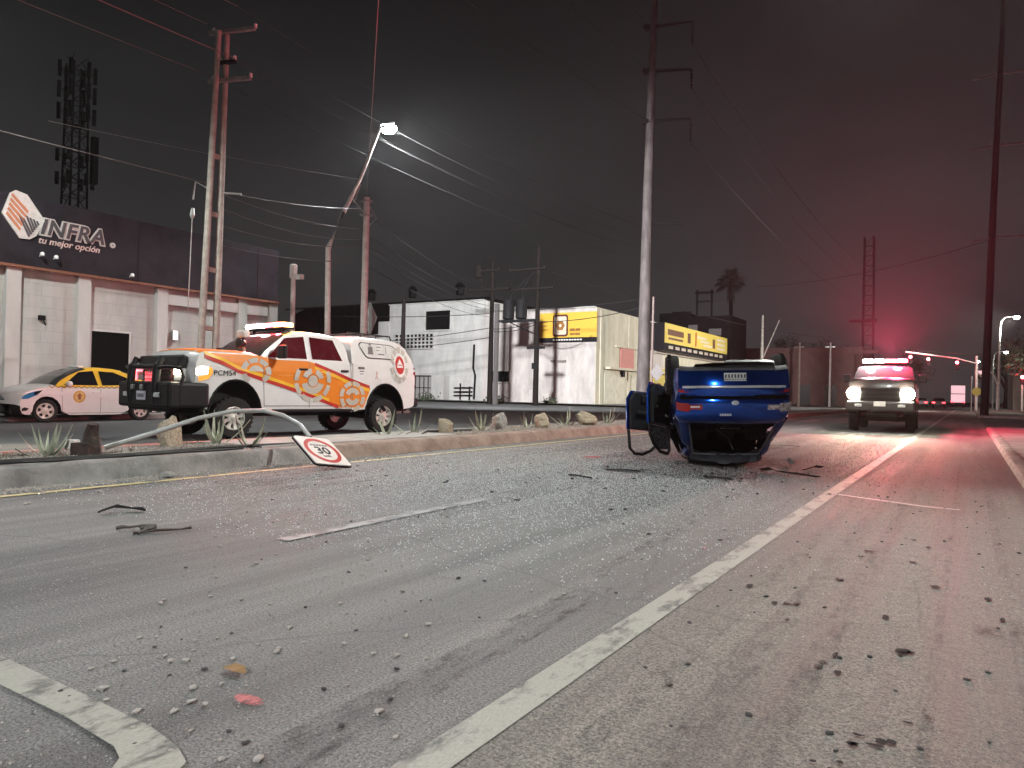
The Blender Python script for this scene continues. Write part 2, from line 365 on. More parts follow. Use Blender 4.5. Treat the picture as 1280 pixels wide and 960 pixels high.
# kerbs, as long rounded strips with an uneven face
def kerb(name, prof, y0, y1, m, step=.35, jit=.012, seed=1):
    rn = random.Random(seed); b = MB(); n = max(2, int((y1 - y0) / step)); vs = []; k = len(prof)
    for i in range(n + 1):
        y = y0 + (y1 - y0) * i / n
        for j, (x, z) in enumerate(prof):
            q = jit if 0 < j < k - 1 else 0
            vs.append((x + rn.uniform(-q, q), y, z + rn.uniform(-q, q) * .6))
    fs = [(i * k + j, (i + 1) * k + j, (i + 1) * k + j + 1, i * k + j + 1) for i in range(n) for j in range(k - 1)]
    b.add(vs, fs); return struct(b.build(name, m, smooth=50))
MZ = .20
near = [(-7.93, -.01), (-7.96, .04), (-8.00, .13), (-8.04, .185), (-8.10, .205), (-8.32, .205), (-8.36, .17)]
kerb('median_kerb', near, -20, 8.0, KERB, seed=2)
kerb('median_kerb', near, 8.0, 120, mat('kerb_tan', (.32, .25, .20), .85, scale=2.4, bump=.7, bscale=30, c2=(.17, .12, .095)), seed=3)
kerb('median_back_kerb', [(-9.62, .15), (-9.66, .212), (-9.86, .212), (-9.90, .19), (-9.92, -.01)], -20, 8.6, KERB_RED, seed=4)
kerb('median_back_kerb', [(-9.62, .15), (-9.66, .205), (-9.86, .205), (-9.90, .19), (-9.92, -.01)], 8.6, 120, KERB, seed=5)
def bumpy(name, x0, x1, y0, y1, z, h, m, st=.12):
    rn = random.Random(11); b = MB(); nx = int((x1 - x0) / st) + 1; ny = int((y1 - y0) / st) + 1; vs = []; fs = []
    for j in range(ny + 1):
        for i in range(nx + 1):
            ed = 0 if i in (0, nx) or j in (0, ny) else 1
            vs.append((x0 + (x1 - x0) * i / nx, y0 + (y1 - y0) * j / ny, z + ed * rn.uniform(0, h)))
    for j in range(ny):
        for i in range(nx): a = j * (nx + 1) + i; fs.append((a, a + 1, a + nx + 2, a + nx + 1))
    b.add(vs, fs); return struct(b.build(name, m, smooth=60))
bumpy('median_soil', -9.64, -8.34, -6, 30, .165, .05, SOIL)
sheet('median_soil', -9.64, -8.34, 30, 120, .17, SOIL)
boxo('concrete_slab', (-8.99, 9.25, .16), (1.26, 4.6, .13), SLAB, bevel=.01)['kind'] = 'structure'
kerb('near_kerb', [(.585, 0), (.60, .06), (.63, .10), (.78, .105), (.80, .09)], -30, 33.5, mat('kerb_worn', (.34, .32, .27), .85, scale=3, bump=.6, bscale=30, c2=(.16, .15, .13)), seed=8)
bumpy('near_sidewalk', .79, 5.5, -4, 34, .075, .03, WALK, st=.3)
sheet('near_sidewalk', .79, 30, -40, -4, .08, WALK)
kerb('corner_kerb', [(.585, 0), (.60, .10), (.64, .14), (.85, .145), (.86, .1)], 58, 150, CONC, seed=9)
b = MB(); b.box((15.6, 57.9, .07), (30, .25, .16)); struct(b.build('corner_kerb', CONC, bevel=.02))
sheet('corner_sidewalk', .86, 40, 58.1, 150, .13, WALK)
kerb('far_kerb', [(-21.4, 0), (-21.43, .1), (-21.48, .15), (-21.65, .15), (-21.66, .1)], -40, 26, CONC, step=1.5, seed=6)
kerb('far_kerb', [(-21.4, 0), (-21.43, .1), (-21.48, .15), (-21.65, .15), (-21.66, .1)], 56, 160, CONC, step=2, seed=7)
sheet('far_sidewalk', -27.2, -21.65, -40, 26, .13, CONC)
sheet('far_sidewalk', -28.2, -21.65, 56, 160, .13, CONC)
sheet('corner_forecourt', -60, -28, 56, 59.3, .14, CONC)

# gravel on the median, crumbs of glass and grit on the road
def scatter(name, n, pos, size, m, rn, flat=.6):
    b = MB()
    for _ in range(n):
        x, y, z = pos(rn); s = size(rn); a = rn.uniform(0, 6.28)
        vs = [(x + s * rn.uniform(.7, 1.2) * cos(a + k * 2.094), y + s * rn.uniform(.7, 1.2) * sin(a + k * 2.094), z - .002) for k in range(3)]
        vs += [(x + s * rn.uniform(-.3, .3), y + s * rn.uniform(-.3, .3), z + s * flat * rn.uniform(.6, 1.3))]
        b.add(vs, [(0, 1, 3), (1, 2, 3), (2, 0, 3)])
    o = b.build(name, m); o['kind'] = 'stuff'; return o
rn = random.Random(5)
scatter('gravel', 9000, lambda r: (r.uniform(-9.6, -8.38), r.choice((r.uniform(2, 7.0), r.uniform(11.5, 26))), .195), lambda r: r.uniform(.012, .04), PEB, rn, .9)
def crumbs(r):
    while 1:
        k = r.random()
        if k < .66: x, y = r.gauss(-4.8, 1.7), r.gauss(8.4, 2.4)
        elif k < .82: x, y = r.gauss(-3.2, 1.1), r.gauss(7.0, 2.4)
        else: x, y = r.uniform(-7.2, .3), 4.5 + 15 * r.random()
        if -7.85 < x < .5 and 3.4 < y < 24: return x, y, .004
scatter('broken_glass', 46000, crumbs, lambda r: r.uniform(.0028, .009), GLASSC, rn, .8)
scatter('grit', 14000, lambda r: (r.uniform(-7.8, .5), 1.0 + 14 * r.random() ** 1.6, .004), lambda r: r.uniform(.0022, .0075), PEB, rn, .8)
scatter('kerb_debris', 2200, lambda r: (-7.93 + abs(r.gauss(0, .16)), r.uniform(2.6, 9), .004), lambda r: r.uniform(.006, .022), PEB, rn, .8)
# loose stones, each one a thing
def stone_mesh(rn, m, rough=.25):
    bm = bmesh.new(); bmesh.ops.create_icosphere(bm, subdivisions=1, radius=1)
    for v in bm.verts: v.co *= rn.uniform(1 - rough, 1 + rough)
    me = bpy.data.meshes.new('stone'); bm.to_mesh(me); bm.free(); me.materials.append(m); return me
SM = [stone_mesh(rn, PEB) for _ in range(5)]; SD = [stone_mesh(rn, PEBD) for _ in range(5)]
def stones(n, pos, size, ms, name, label, cat, group):
    for _ in range(n):
        o = bpy.data.objects.new(name, rn.choice(ms)); COL.objects.link(o); s = size(rn); x, y = pos(rn)
        o.scale = (s * rn.uniform(.8, 1.4), s, s * rn.uniform(.35, .65)); o.location = (x, y, .004 + s * .25); o.rotation_euler = (0, 0, rn.uniform(0, 6))
        tag(o, label, cat, group)
def pl(r):
    y = 1.25 + 5.5 * r.random() ** 1.5
    return r.uniform(-1.35 - .95 * y, -1.4 + .0 * y) , y
stones(150, pl, lambda r: r.uniform(.007, .0155), SM, 'loose_stone', 'small pale stone lying loose on the asphalt left of the white lane line', 'stone', 'small pale stones scattered over the road')
stones(60, pl, lambda r: r.uniform(.006, .014), SD, 'tarmac_lump', 'small dark lump of tarmac on the asphalt left of the white lane line', 'stone', 'dark lumps of tarmac scattered over the road')
stones(70, lambda r: (r.uniform(-1.1, .35), 1.5 + 9 * r.random() ** 1.4), lambda r: r.uniform(.006, .014), SD, 'tarmac_lump', 'small dark lump of tarmac in the lane between white line and kerb', 'stone', 'dark lumps of tarmac in the side lane')

stones(60, lambda r: (r.gauss(-3.3, 1.3), r.gauss(9.0, 1.5)), lambda r: r.uniform(.012, .028), SD, 'wreck_chip', 'small dark broken chip on the glass-strewn road near the overturned car', 'debris', 'dark chips around the overturned car')
stones(50, lambda r: (r.uniform(-7.6, -6.2), r.uniform(3.2, 8.5)), lambda r: r.uniform(.010, .024), SM, 'gutter_stone', 'small pale stone in the gutter strip along the yellow line', 'stone', 'pale stones along the yellow line')
# ================================================================== VEHICLE TOOLS
class Shell:
    """Body skin between a lower and an upper side outline; rows run rear -> front as (Bx,Bz,Tx,Tz)."""
    def __init__(s, rows, W, ex, crown=.03, lip=.03, sub=2):
        R_ = []
        for a, b in zip(rows, rows[1:]):
            for k in range(sub): R_.append(tuple(p + (q - p) * k / sub for p, q in zip(a, b)))
        R_.append(rows[-1]); s.rows = R_; s.W = W; s.ex = ex; s.crown = crown; s.lip = lip
    def dz(s, u): u = abs(u); return -s.crown * (1 - u * u) + s.lip * max(0, (u - .82) / .18) ** 2
    def P(s, x, z, u, dz):
        return Vector((x - s.ex(x) * abs(u) ** 2.6, u * s.W(x, z), z - dz))
    def side(s, r_, v, sgn, off=0):
        x = r_[0] + (r_[2] - r_[0]) * v; z = r_[1] + (r_[3] - r_[1]) * v
        p = s.P(x, z, sgn, s.dz(1) * v); p.y += sgn * off; return p
    def sides(s, mb, r0=0, r1=None, mi=0, vs=(0, .12, .25, .4, .55, .7, .82, .92, 1), mfun=None):
        rows = s.rows[r0:r1]
        for sg in (-1, 1):
            pv = [s.side(r_, v, sg) for r_ in rows for v in vs]; k = len(vs); fs = []; o = len(mb.v); mb.v += [tuple(p) for p in pv]
            for i in range(len(rows) - 1):
                for j in range(k - 1):
                    f = (i * k + j, (i + 1) * k + j, (i + 1) * k + j + 1, i * k + j + 1)
                    if sg > 0: f = f[::-1]
                    c = sum((pv[a] for a in f), Vector()) / 4
                    mb.f.append(tuple(a + o for a in f)); mb.m.append(mfun(c) if mfun else mi)
    def top(s, mb, r0=0, r1=None, mi=0, us=(-1, -.96, -.91, -.82, -.6, -.3, 0, .3, .6, .82, .91, .96, 1), mfun=None, off=0):
        rows = s.rows[r0:r1]; k = len(us); o = len(mb.v)
        pv = [s.P(r_[2], r_[3], u, s.dz(u)) for r_ in rows for u in us]
        if off: pv = [p + Vector((0, 0, off)) for p in pv]
        mb.v += [tuple(p) for p in pv]
        for i in range(len(rows) - 1):
            for j in range(k - 1):
                f = (i * k + j, (i + 1) * k + j, (i + 1) * k + j + 1, i * k + j + 1)[::-1]
                c = sum((pv[a] for a in f), Vector()) / 4
                mb.f.append(tuple(a + o for a in f)); mb.m.append(mfun(c) if mfun else mi)
    def bottom(s, mb, floor, mi=0, inner=.7):
        us = (-1, -inner - .02, -inner, -.4, 0, .4, inner, inner + .02, 1); k = len(us); o = len(mb.v); pv = []
        for r_ in s.rows:
            for u in us:
                z = r_[1] if abs(u) > inner + .01 else min(r_[1], max(floor, min(r_[1], floor)))
                if r_[1] < floor or abs(r_[0]) > 99: z = r_[1]
                pv.append(s.P(r_[0], z, u, 0))
        mb.v += [tuple(p) for p in pv]
        for i in range(len(s.rows) - 1):
            for j in range(k - 1):
                mb.f.append(tuple(a + o for a in (i * k + j, (i + 1) * k + j, (i + 1) * k + j + 1, i * k + j + 1))); mb.m.append(mi)
    def decal(s, mb, poly, sgn, off=.004, mi=0, step=.22):
        """flat print or panel following the side: poly in (x, z)"""
        bm = bmesh.new(); bm.faces.new([bm.verts.new((a, 0, b)) for a, b in poly])
        xs = [a for a, _ in poly]; zs = [b for _, b in poly]
        def cut(lo, hi, ax):
            t = lo + step
            while t < hi:
                co = (t, 0, 0) if ax == 0 else (0, 0, t); no = (1, 0, 0) if ax == 0 else (0, 0, 1)
                bmesh.ops.bisect_plane(bm, geom=bm.verts[:] + bm.edges[:] + bm.faces[:], plane_co=co, plane_no=no); t += step
        cut(min(xs), max(xs), 0); cut(min(zs), max(zs), 2)
        bmesh.ops.triangulate(bm, faces=bm.faces[:]); bm.verts.index_update(); bm.normal_update()
        vs = []
        for v in bm.verts:
            x, z = v.co.x, v.co.z; p = s.P(x, z, sgn, 0); p.y += sgn * off; vs.append(p)
        fs = []
        for f in bm.faces:
            ids = tuple(v.index for v in f.verts)
            n = (vs[ids[1]] - vs[ids[0]]).cross(vs[ids[2]] - vs[ids[0]])
            fs.append(ids if n.y * sgn > 0 else ids[::-1])
        bm.free(); mb.add(vs, fs, mi)
    def strip(s, mb, pts, sgn, w=.012, off=.005, mi=0):
        for (x0, z0), (x1, z1) in zip(pts, pts[1:]):
            d = Vector((x1 - x0, z1 - z0)); L_ = d.length; nrm = Vector((-d.y, d.x)) / L_ * w / 2
            s.decal(mb, [(x0 + nrm.x, z0 + nrm.y), (x1 + nrm.x, z1 + nrm.y), (x1 - nrm.x, z1 - nrm.y), (x0 - nrm.x, z0 - nrm.y)], sgn, off, mi)

def arch(cx, cz, a, b, n=9, t0=None):
    return [(cx - a * cos(pi * i / (n - 1)), cz + b * sin(pi * i / (n - 1))) for i in range(n)]
def wheel(parent, loc, R, w, rr, sgn, spokes=5, steer=0., holes=True):
    e_ = bpy.data.objects.new('wheel', None); COL.objects.link(e_); e_.parent = parent; e_.location = loc; e_.rotation_euler = (0, 0, steer)
    M = Matrix.Rotation(-sgn * pi / 2, 4, 'X')      # local +Z -> outward
    t = MB(); h = w / 2
    t.lathe([(rr * .98, -h * .9), (R * .90, -h), (R * .97, -h * .8), (R, -h * .45), (R, h * .45), (R * .97, h * .8), (R * .90, h), (rr * 1.04, h * .92), (rr * .98, h * .7)], 28, M, cap=False)
    # tread blocks
    for i in range(28):
        a = 2 * pi * i / 28
        t.box(M @ Vector((R * cos(a), R * sin(a), h * .45)), (.03, h * .5, .03), 0)
    t.build('tyre', TYRE, e_, smooth=40)
    r_ = MB()
    r_.lathe([(rr, -h * .5), (rr, h * .82), (rr * .93, h * .86), (rr * .88, h * .45), (rr * .80, h * .25), (.05, h * .25)], 28, M, mi=0)
    r_.lathe([(rr * .86, h * .26), (rr * .2, h * .27)], 28, M, mi=1)
    aw = pi / spokes * (.62 if spokes > 6 else .50)
    for i in range(spokes):
        a = 2 * pi * i / spokes + .3
        pts = [(rr * .40, a - aw * 1.25), (rr * .40, a + aw * 1.25), (rr * .66, a + aw * .8), (rr * .94, a + aw), (rr * .94, a - aw), (rr * .66, a - aw * .8)]
        hs_ = [.66, .66, .62, .74, .74, .62]
        lo_ = [M @ Vector((q * cos(t), q * sin(t), h * .3)) for q, t in pts]; up_ = [M @ Vector((q * cos(t), q * sin(t), h * z)) for (q, t), z in zip(pts, hs_)]
        r_.add(lo_ + up_, [(6, 7, 8, 11), (11, 8, 9, 10)] + [(k, (k + 1) % 6, 6 + (k + 1) % 6, 6 + k) for k in range(6)], 0)
    r_.lathe([(rr * .48, h * .3), (rr * .46, h * .66), (rr * .3, h * .70)], 24, M, mi=0)
    r_.lathe([(rr * .27, h * .3), (rr * .26, h * .72), (rr * .16, h * .8), (.01, h * .8)], 16, M, mi=0)
    r_.build('rim', [ALLOY, TRIM], e_, smooth=35)
    return e_

# ---- a small saloon, used by the taxi and by the blue car ----
SED_R = .31
def sedan_W(x, z):
    t = max(0, abs(x) - 1.15)
    w = .845 - .16 * max(0, .42 - z) ** 1.5 - .10 * max(0, z - .72) ** 1.4 + .010 * max(0, 1 - ((z - .76) / .06) ** 2)
    if z > .98: w = .805 - (z - .98) * .40
    return w * (1 - .045 * t * t)
def sedan_ex(x):
    t = max(0, (abs(x) - 1.45) / .75); return math.copysign(.26 * t ** 1.6, x)
def sedan_rows():
    ar = arch(-1.30, .30, .375, .385); af = arch(1.30, .30, .375, .385)
    rows = [(-2.24, .52, -2.24, .52), (-2.235, .40, -2.235, .60), (-2.20, .28, -2.215, .665), (-2.10, .235, -2.15, .68), (-1.98, .23, -2.185, .705), (-1.86, .23, -2.165, .80),
            (-1.78, .23, -2.12, .93), (-1.74, .23, -2.06, 1.00), (-1.71, .23, -1.95, 1.03)]
    tz = lambda x: 1.03 + .01 * (x + 1.9) if x < -1.45 else 1.02 - .015 * (x + 1.45)
    for i, (x, z) in enumerate(ar): rows.append((x, z, -1.86 + .93 * i / 8 if i < 8 else -.93, tz(-1.86 + .93 * i / 8)))
    for x in (-.7, -.35, 0, .35, .7): rows.append((x, .185, x, tz(x)))
    for i, (x, z) in enumerate(af):
        tx = .92 + (1.78 - .92) * i / 8; rows.append((x, z, tx, .985 - .145 * ((tx - .92) / .86) ** 1.8))
    rows += [(1.75, .21, 1.91, .80), (1.92, .21, 2.03, .755), (2.05, .24, 2.11, .69), (2.13, .33, 2.15, .60), (2.16, .46, 2.16, .46)]
    return rows
def gh_rows():
    return [(-1.80, .985, -1.80, .985), (-1.62, .98, -1.55, 1.13), (-1.42, .98, -1.28, 1.25), (-1.2, .98, -1.02, 1.36), (-1.0, .975, -.82, 1.42), (-.7, .965, -.6, 1.455),
            (-.35, .96, -.3, 1.475), (0, .955, 0, 1.475), (.3, .95, .22, 1.455), (.55, .945, .42, 1.40), (.8, .94, .66, 1.29), (1.0, .935, .92, 1.14), (1.16, .93, 1.16, .93)]
def sedan(root, paint, roofpaint, rear_open=False, inner=False):
    B_ = Shell(sedan_rows(), sedan_W, sedan_ex, .035, .03)
    b = MB(); B_.sides(b, mi=0); B_.top(b, mi=0); B_.bottom(b, .21, mi=1)
    b.build('body', [paint, TRIM if not inner else BLUEUND], root, smooth=38)
    G_ = Shell(gh_rows(), lambda x, z: sedan_W(x, z) - .004, lambda x: 0 * x, .03, .035)
    n = len(G_.rows)
    k = MB(); G_.sides(k, mi=0); G_.top(k, 8, 17, mi=0)
    if rear_open:
        us = (-1, -.96, -.91, -.82); G_.top(k, 0, 9, us=us); G_.top(k, 0, 9, us=tuple(-u for u in us[::-1]))
    roof = k.build('roof', roofpaint, root, smooth=38)
    g = MB(); G_.top(g, 16, n, us=(-1, -.9, -.6, -.3, 0, .3, .6, .9, 1), off=.002); g.build('windscreen', WSGLASS, root, smooth=60)
    if not rear_open:
        g = MB(); G_.top(g, 0, 9, us=(-.92, -.6, -.3, 0, .3, .6, .92), off=.002); g.build('rear_window', DARKGL, root, smooth=60)
    return B_, G_

def print_poly(mb, M, pts, h=.003, mi=None): mb.prism(pts, M, h, mi)

# ================================================================== OVERTURNED BLUE CAR
hd = radians(112)                                     # heading of the nose
blue = thing('overturned_car', 'blue saloon car lying upside down on its roof with two doors hanging open', 'car')
TH = radians(8)
nose = Vector((cos(hd), sin(hd), 0))
ctr = Vector((-2.66, 9.95, 0)) + nose * 2.08
blue.matrix_world = Matrix.Translation((ctr.x, ctr.y, 1.42)) @ Matrix.Scale(.935, 4) @ Matrix.Rotation(hd, 4, 'Z') @ Matrix.Rotation(radians(-1.5), 4, 'X') @ Matrix.Rotation(TH, 4, 'Y') @ Matrix.Rotation(pi, 4, 'X')
BB, BG = sedan(blue, BLUE, BLUE, rear_open=True, inner=True)
from mathutils import noise as mn
def dent(o, amp, f, zmin=-9, big=()):
    for v in o.data.vertices:
        n_ = mn.noise(Vector(v.co) * f); q = amp * n_ * (1 if v.co.z > zmin else .35)
        for (cx, cy, cz), r_, d_ in big:
            w_ = max(0, 1 - (Vector((cx, cy, cz)) - v.co).length / r_); q -= d_ * w_ * w_
        c_ = Vector((v.co.x * .35, v.co.y, v.co.z - .7)).normalized(); v.co += c_ * q
for ch in blue.children:
    if ch.name.startswith('body'): dent(ch, .035, 2.6, .2, (((-1.9, .75, .9), .5, .07), ((-2.0, -.7, .35), .5, .06), ((1.2, -.8, .6), .8, .10)))
    if ch.name.startswith('roof'): dent(ch, .06, 3.0, 1.1, (((.3, 0, 1.5), .9, .12), ((-.9, -.6, 1.3), .4, .06)))
# boot lid panel, bumper crease, gap
def rear_patch(name, prof, us, m, off=.006, ue=None, parent=blue, thick=None):
    """skin patch on the rear face: prof of (x, z), us of lateral fractions"""
    b = MB(); k = len(us); vs = []
    for x, z in prof:
        for u in us:
            p = BB.P(x, z, u, BB.dz(u)); p.x -= off; vs.append(p)
    fs = [(i * k + j, i * k + j + 1, (i + 1) * k + j + 1, (i + 1) * k + j) for i in range(len(prof) - 1) for j in range(k - 1)]
    o2 = len(vs); vs += [v + Vector((off + .02, 0, 0)) for v in vs]
    fs += [(j, o2 + j, o2 + j + 1, j + 1) for j in range(k - 1)]
    q = (len(prof) - 1) * k
    fs += [(q + j, q + j + 1, o2 + q + j + 1, o2 + q + j) for j in range(k - 1)]
    fs += [(i * k, (i + 1) * k, o2 + (i + 1) * k, o2 + i * k) for i in range(len(prof) - 1)]
    fs += [(i * k + k - 1, o2 + i * k + k - 1, o2 + (i + 1) * k + k - 1, (i + 1) * k + k - 1) for i in range(len(prof) - 1)]
    b.add(vs, fs); return b.build(name, m, parent, smooth=40)
U = lambda a, b, n=9: [a + (b - a) * i / n for i in range(n + 1)]
rear_patch('bumper', [(-2.20, .285), (-2.235, .38), (-2.245, .46), (-2.25, .52), (-2.245, .585), (-2.225, .64)], U(-.97, .97, 14), BLUE, .03)
rear_patch('bumper_valance', [(-2.12, .225), (-2.19, .262), (-2.205, .30)], U(-.95, .95, 12), BLUEUND, .035)
rear_patch('lid_gap', [(-2.20, .655), (-2.165, .69), (-2.18, .715)], U(-.93, .93, 12), BLACK, .010)
lid = rear_patch('boot_lid', [(-2.190, .715), (-2.195, .76), (-2.175, .82), (-2.135, .92), (-2.09, .98), (-2.03, 1.015), (-1.9, 1.035)], U(-.84, .84, 14), BLUE, .022)
rear_patch('chrome_strip', [(-2.255, .528), (-2.26, .545), (-2.255, .562)], U(-.90, .90, 12), CHROME, .038)
for sg in (-1, 1):
    us = [sg * a for a in (.78, .84, .90, .95, 1.0)]
    if sg < 0: us = us[::-1]
    tl = rear_patch('tail_light', [(-2.19, .775), (-2.18, .80), (-2.155, .86), (-2.138, .89)], us, REDLENS if sg < 0 else mat('cracked_lens', (.75, .72, .72), .2, scale=20, c2=(.15, .02, .02)), .032)
    if sg > 0: tl['label'] = 'shattered pale tail light'
    us4 = [sg * a for a in (.56, .64, .72, .79)]
    if sg < 0: us4 = us4[::-1]
    rear_patch('tail_light_inner', [(-2.186, .795), (-2.172, .83), (-2.16, .862)], us4, REDLENS if sg < 0 else MATS['cracked_lens'], .028)
    us2 = [sg * a for a in (.60, .68, .76)]
    if sg < 0: us2 = us2[::-1]
    rear_patch('reversing_lens', [(-2.180, .812), (-2.170, .838)], us2, mat('clear_lens', (.75, .62, .62), .1, coat=1.), .037)
    us3 = [sg * a for a in (.80, .90, .97)]
    if sg < 0: us3 = us3[::-1]
    rear_patch('reflector', [(-2.235, .585), (-2.225, .625)], us3, REDLENS, .034)
pp = rear_patch('number_plate', [(-2.235, .345), (-2.243, .46)], U(-.19, .19, 3), WHITEP, .05)
b = MB()
for i in range(7): b.box((-2.302 + .004 * (i % 2), -.13 + i * .043, .428), (.003, .022, .05), rx=.12 * (-1) ** i)
for i in range(9): b.box((-2.303, -.14 + i * .035, .474), (.003, .022, .010))
b.build('plate_marks', SDGREY, pp)
b = MB(); b.lathe([(.034, 0), (.034, .012), (.016, .016)], 18, Matrix.Translation((-2.212, 0, .80)) @ Matrix.Rotation(radians(-98), 4, 'Y') @ Matrix.Diagonal((1, 1.5, 1, 1))); b.build('badge', CHROME, lid, smooth=40)
b = MB()
for i, w_ in enumerate((.022, .03, .026, .03, .024)): b.box((-2.158, -.20 + i * .034, .962), (.012, w_, .030), ry=.35)
b.build('name_badge', CHROME, lid)
# rear window frame, dark interior, headrests, belt
b = MB()
fr = [(-1.74, 1.045), (-1.28, 1.255), (-.86, 1.415)]
for sg in (-1, 1): b.tube([BG.P(x, z, sg * .80, BG.dz(.8)) for x, z in fr], .012, 6)
b.tube([BG.P(-.86, 1.415, u, BG.dz(u) - .004) for u in U(-.80, .80, 8)], .013, 6)
b.build('window_surround', mat('bright_trim', (.5, .5, .5), .3, metal=.8), blue)
b = MB(); b.box((-.45, 0, .62), (1.6, 1.44, .74)); b.box((-1.1, 0, 1.0), (.5, 1.2, .03))
b.build('interior', BLACK, blue)
b = MB()
for y in (-.42, 0, .42): b.box((-.95, y, 1.13), (.10, .26, .18), ry=.15)
b.box((-.92, 0, .95), (.14, 1.25, .3), ry=.15); b.build('rear_seat', mat('dark_seat', (.025, .025, .026), .9), blue, bevel=.03)
b = MB(); b.tube([(-1.02, .1, 1.38), (-1.06, .02, 1.2), (-1.03, -.16, 1.05)], .012, 5); b.build('seat_belt', mat('belt_grey', (.06, .06, .065), .8), blue)
b = MB(); rn = random.Random(8); us_ = U(-.86, .86, 12); pr_ = [(-.84, 1.42), (-.93, 1.50), (-.95, 1.585), (-.80, 1.60), (-.45, 1.60), (-.1, 1.52)]
b.v = [(x + rn.uniform(-.03, .03) + .10 * abs(u), u * .64 + rn.uniform(-.012, .012), z - .10 * u * u + rn.uniform(-.018, .018)) for x, z in pr_ for u in us_]
b.f = [(i * 13 + j, i * 13 + j + 1, (i + 1) * 13 + j + 1, (i + 1) * 13 + j) for i in range(len(pr_) - 1) for j in range(12)]; b.m = [0] * len(b.f)
b.build('buckled_roof', mat('scraped_roof', (.022, .024, .035), .5, metal=.3, scale=7, c2=(.06, .06, .065)), blue, smooth=30)
b = MB(); b.box((-1.13, .05, 1.045), (.03, .30, .035)); b.build('high_brake_light', mat('lamp_grey', (.4, .4, .4), .3), blue)
# right side: black panels painting the unlit doorways, windows on the left side
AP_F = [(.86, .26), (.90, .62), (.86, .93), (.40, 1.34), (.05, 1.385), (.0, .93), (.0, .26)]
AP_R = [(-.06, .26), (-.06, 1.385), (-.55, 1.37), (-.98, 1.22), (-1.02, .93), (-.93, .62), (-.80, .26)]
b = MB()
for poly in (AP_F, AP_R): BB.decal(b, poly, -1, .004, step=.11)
b.build('unlit_doorway_panel', BLACK, blue)  # black panels over closed skin paint the darkness of the interior
b = MB()
BG.decal(b, [(.80, 1.0), (.38, 1.35), (.02, 1.385), (.0, 1.0)], 1, .006, step=.1); b.build('side_window', DARKGL, blue)
b = MB(); BG.decal(b, [(-.06, 1.0), (-.06, 1.385), (-.55, 1.365), (-1.08, 1.16), (-1.16, 1.04)], 1, .006, step=.1); b.build('side_window', DARKGL, blue)
b = MB()
for pts in ([(.88, .26), (.90, .95)], [(-.03, .2), (-.03, .98)], [(-.86, .4), (-1.02, .98)], [(-.8, .24), (.85, .22)]): BB.strip(b, pts, 1, .012)
b.build('door_seam', TRIM, blue)
def open_door(hx, ln, ang, win, y0=-.845):
    d = bpy.data.objects.new('door', None); COL.objects.link(d); d.parent = blue; d.location = (hx, y0, 0); d.rotation_euler = (0, 0, ang)
    o = MB(); ring = [(0, .25), (-ln + .10, .25), (-ln, .40), (-ln, .93), (-ln, .95), (0, .95)]
    o.prism(ring, frame((0, 0, 0), (1, 0, 0), (0, 0, 1)), .035)     # outer skin (towards -y)
    o.build('door_skin', BLUE, d, bevel=.012)
    i_ = MB(); i_.prism([(-.03, .28), (-ln + .13, .28), (-ln + .035, .42), (-ln + .035, .93), (-.03, .93)], frame((0, .002, 0), (1, 0, 0), (0, 0, 1)), -.075)
    i_.box((-ln * .55, .095, .66), (ln * .6, .05, .07)); i_.box((-ln * .45, .085, .40), (ln * .55, .04, .13))
    i_.build('door_card', TRIM, d, bevel=.015)
    h_ = MB(); h_.box((-ln * .35, .10, .78), (.12, .02, .03)); h_.build('door_handle', STEEL, d)
    w_ = MB(); w_.tube([(p[0], .01, p[1]) for p in win], .028, 6); w_.build('window_frame', TRIM, d)
    return d
open_door(.86, .98, radians(46), [(-.02, .94), (-.2, 1.13), (-.42, 1.30), (-.62, 1.38), (-.82, 1.37), (-.93, 1.28), (-.96, .94)])
dr = open_door(-.06, .86, radians(24), [(-.02, .94), (-.02, 1.34), (-.10, 1.40), (-.4, 1.38), (-.68, 1.26), (-.82, 1.12), (-.84, .94)])
b = MB(); b.prism([(-.06, .96), (-.07, 1.32), (-.4, 1.34), (-.66, 1.22), (-.80, 1.0)], frame((0, .012, 0), (1, 0, 0), (0, 0, 1)), .006); b.build('door_glass', mat('crazed_glass', (.30, .29, .30), .25, scale=18, c2=(.06, .06, .065)), dr)
for x in (-1.3, 1.3):
    for sg in (-1, 1):
        wheel(blue, (x, sg * (.755 if (x > 0 or sg > 0) else .83), .24), .305, .20, .205, sg, 5, steer=.0 if x < 0 else .12)
b = MB(); b.tube([(-1.5, .3, .20), (-1.0, .25, .17), (.8, .2, .17)], .035, 8); b.lathe([(.08, -.35), (.10, -.3), (.10, .3), (.08, .35)], 12, Matrix.Translation((-1.85, .25, .21)) @ Matrix.Rotation(pi / 2, 4, 'X')); b.build('exhaust', STEEL, blue, smooth=40)

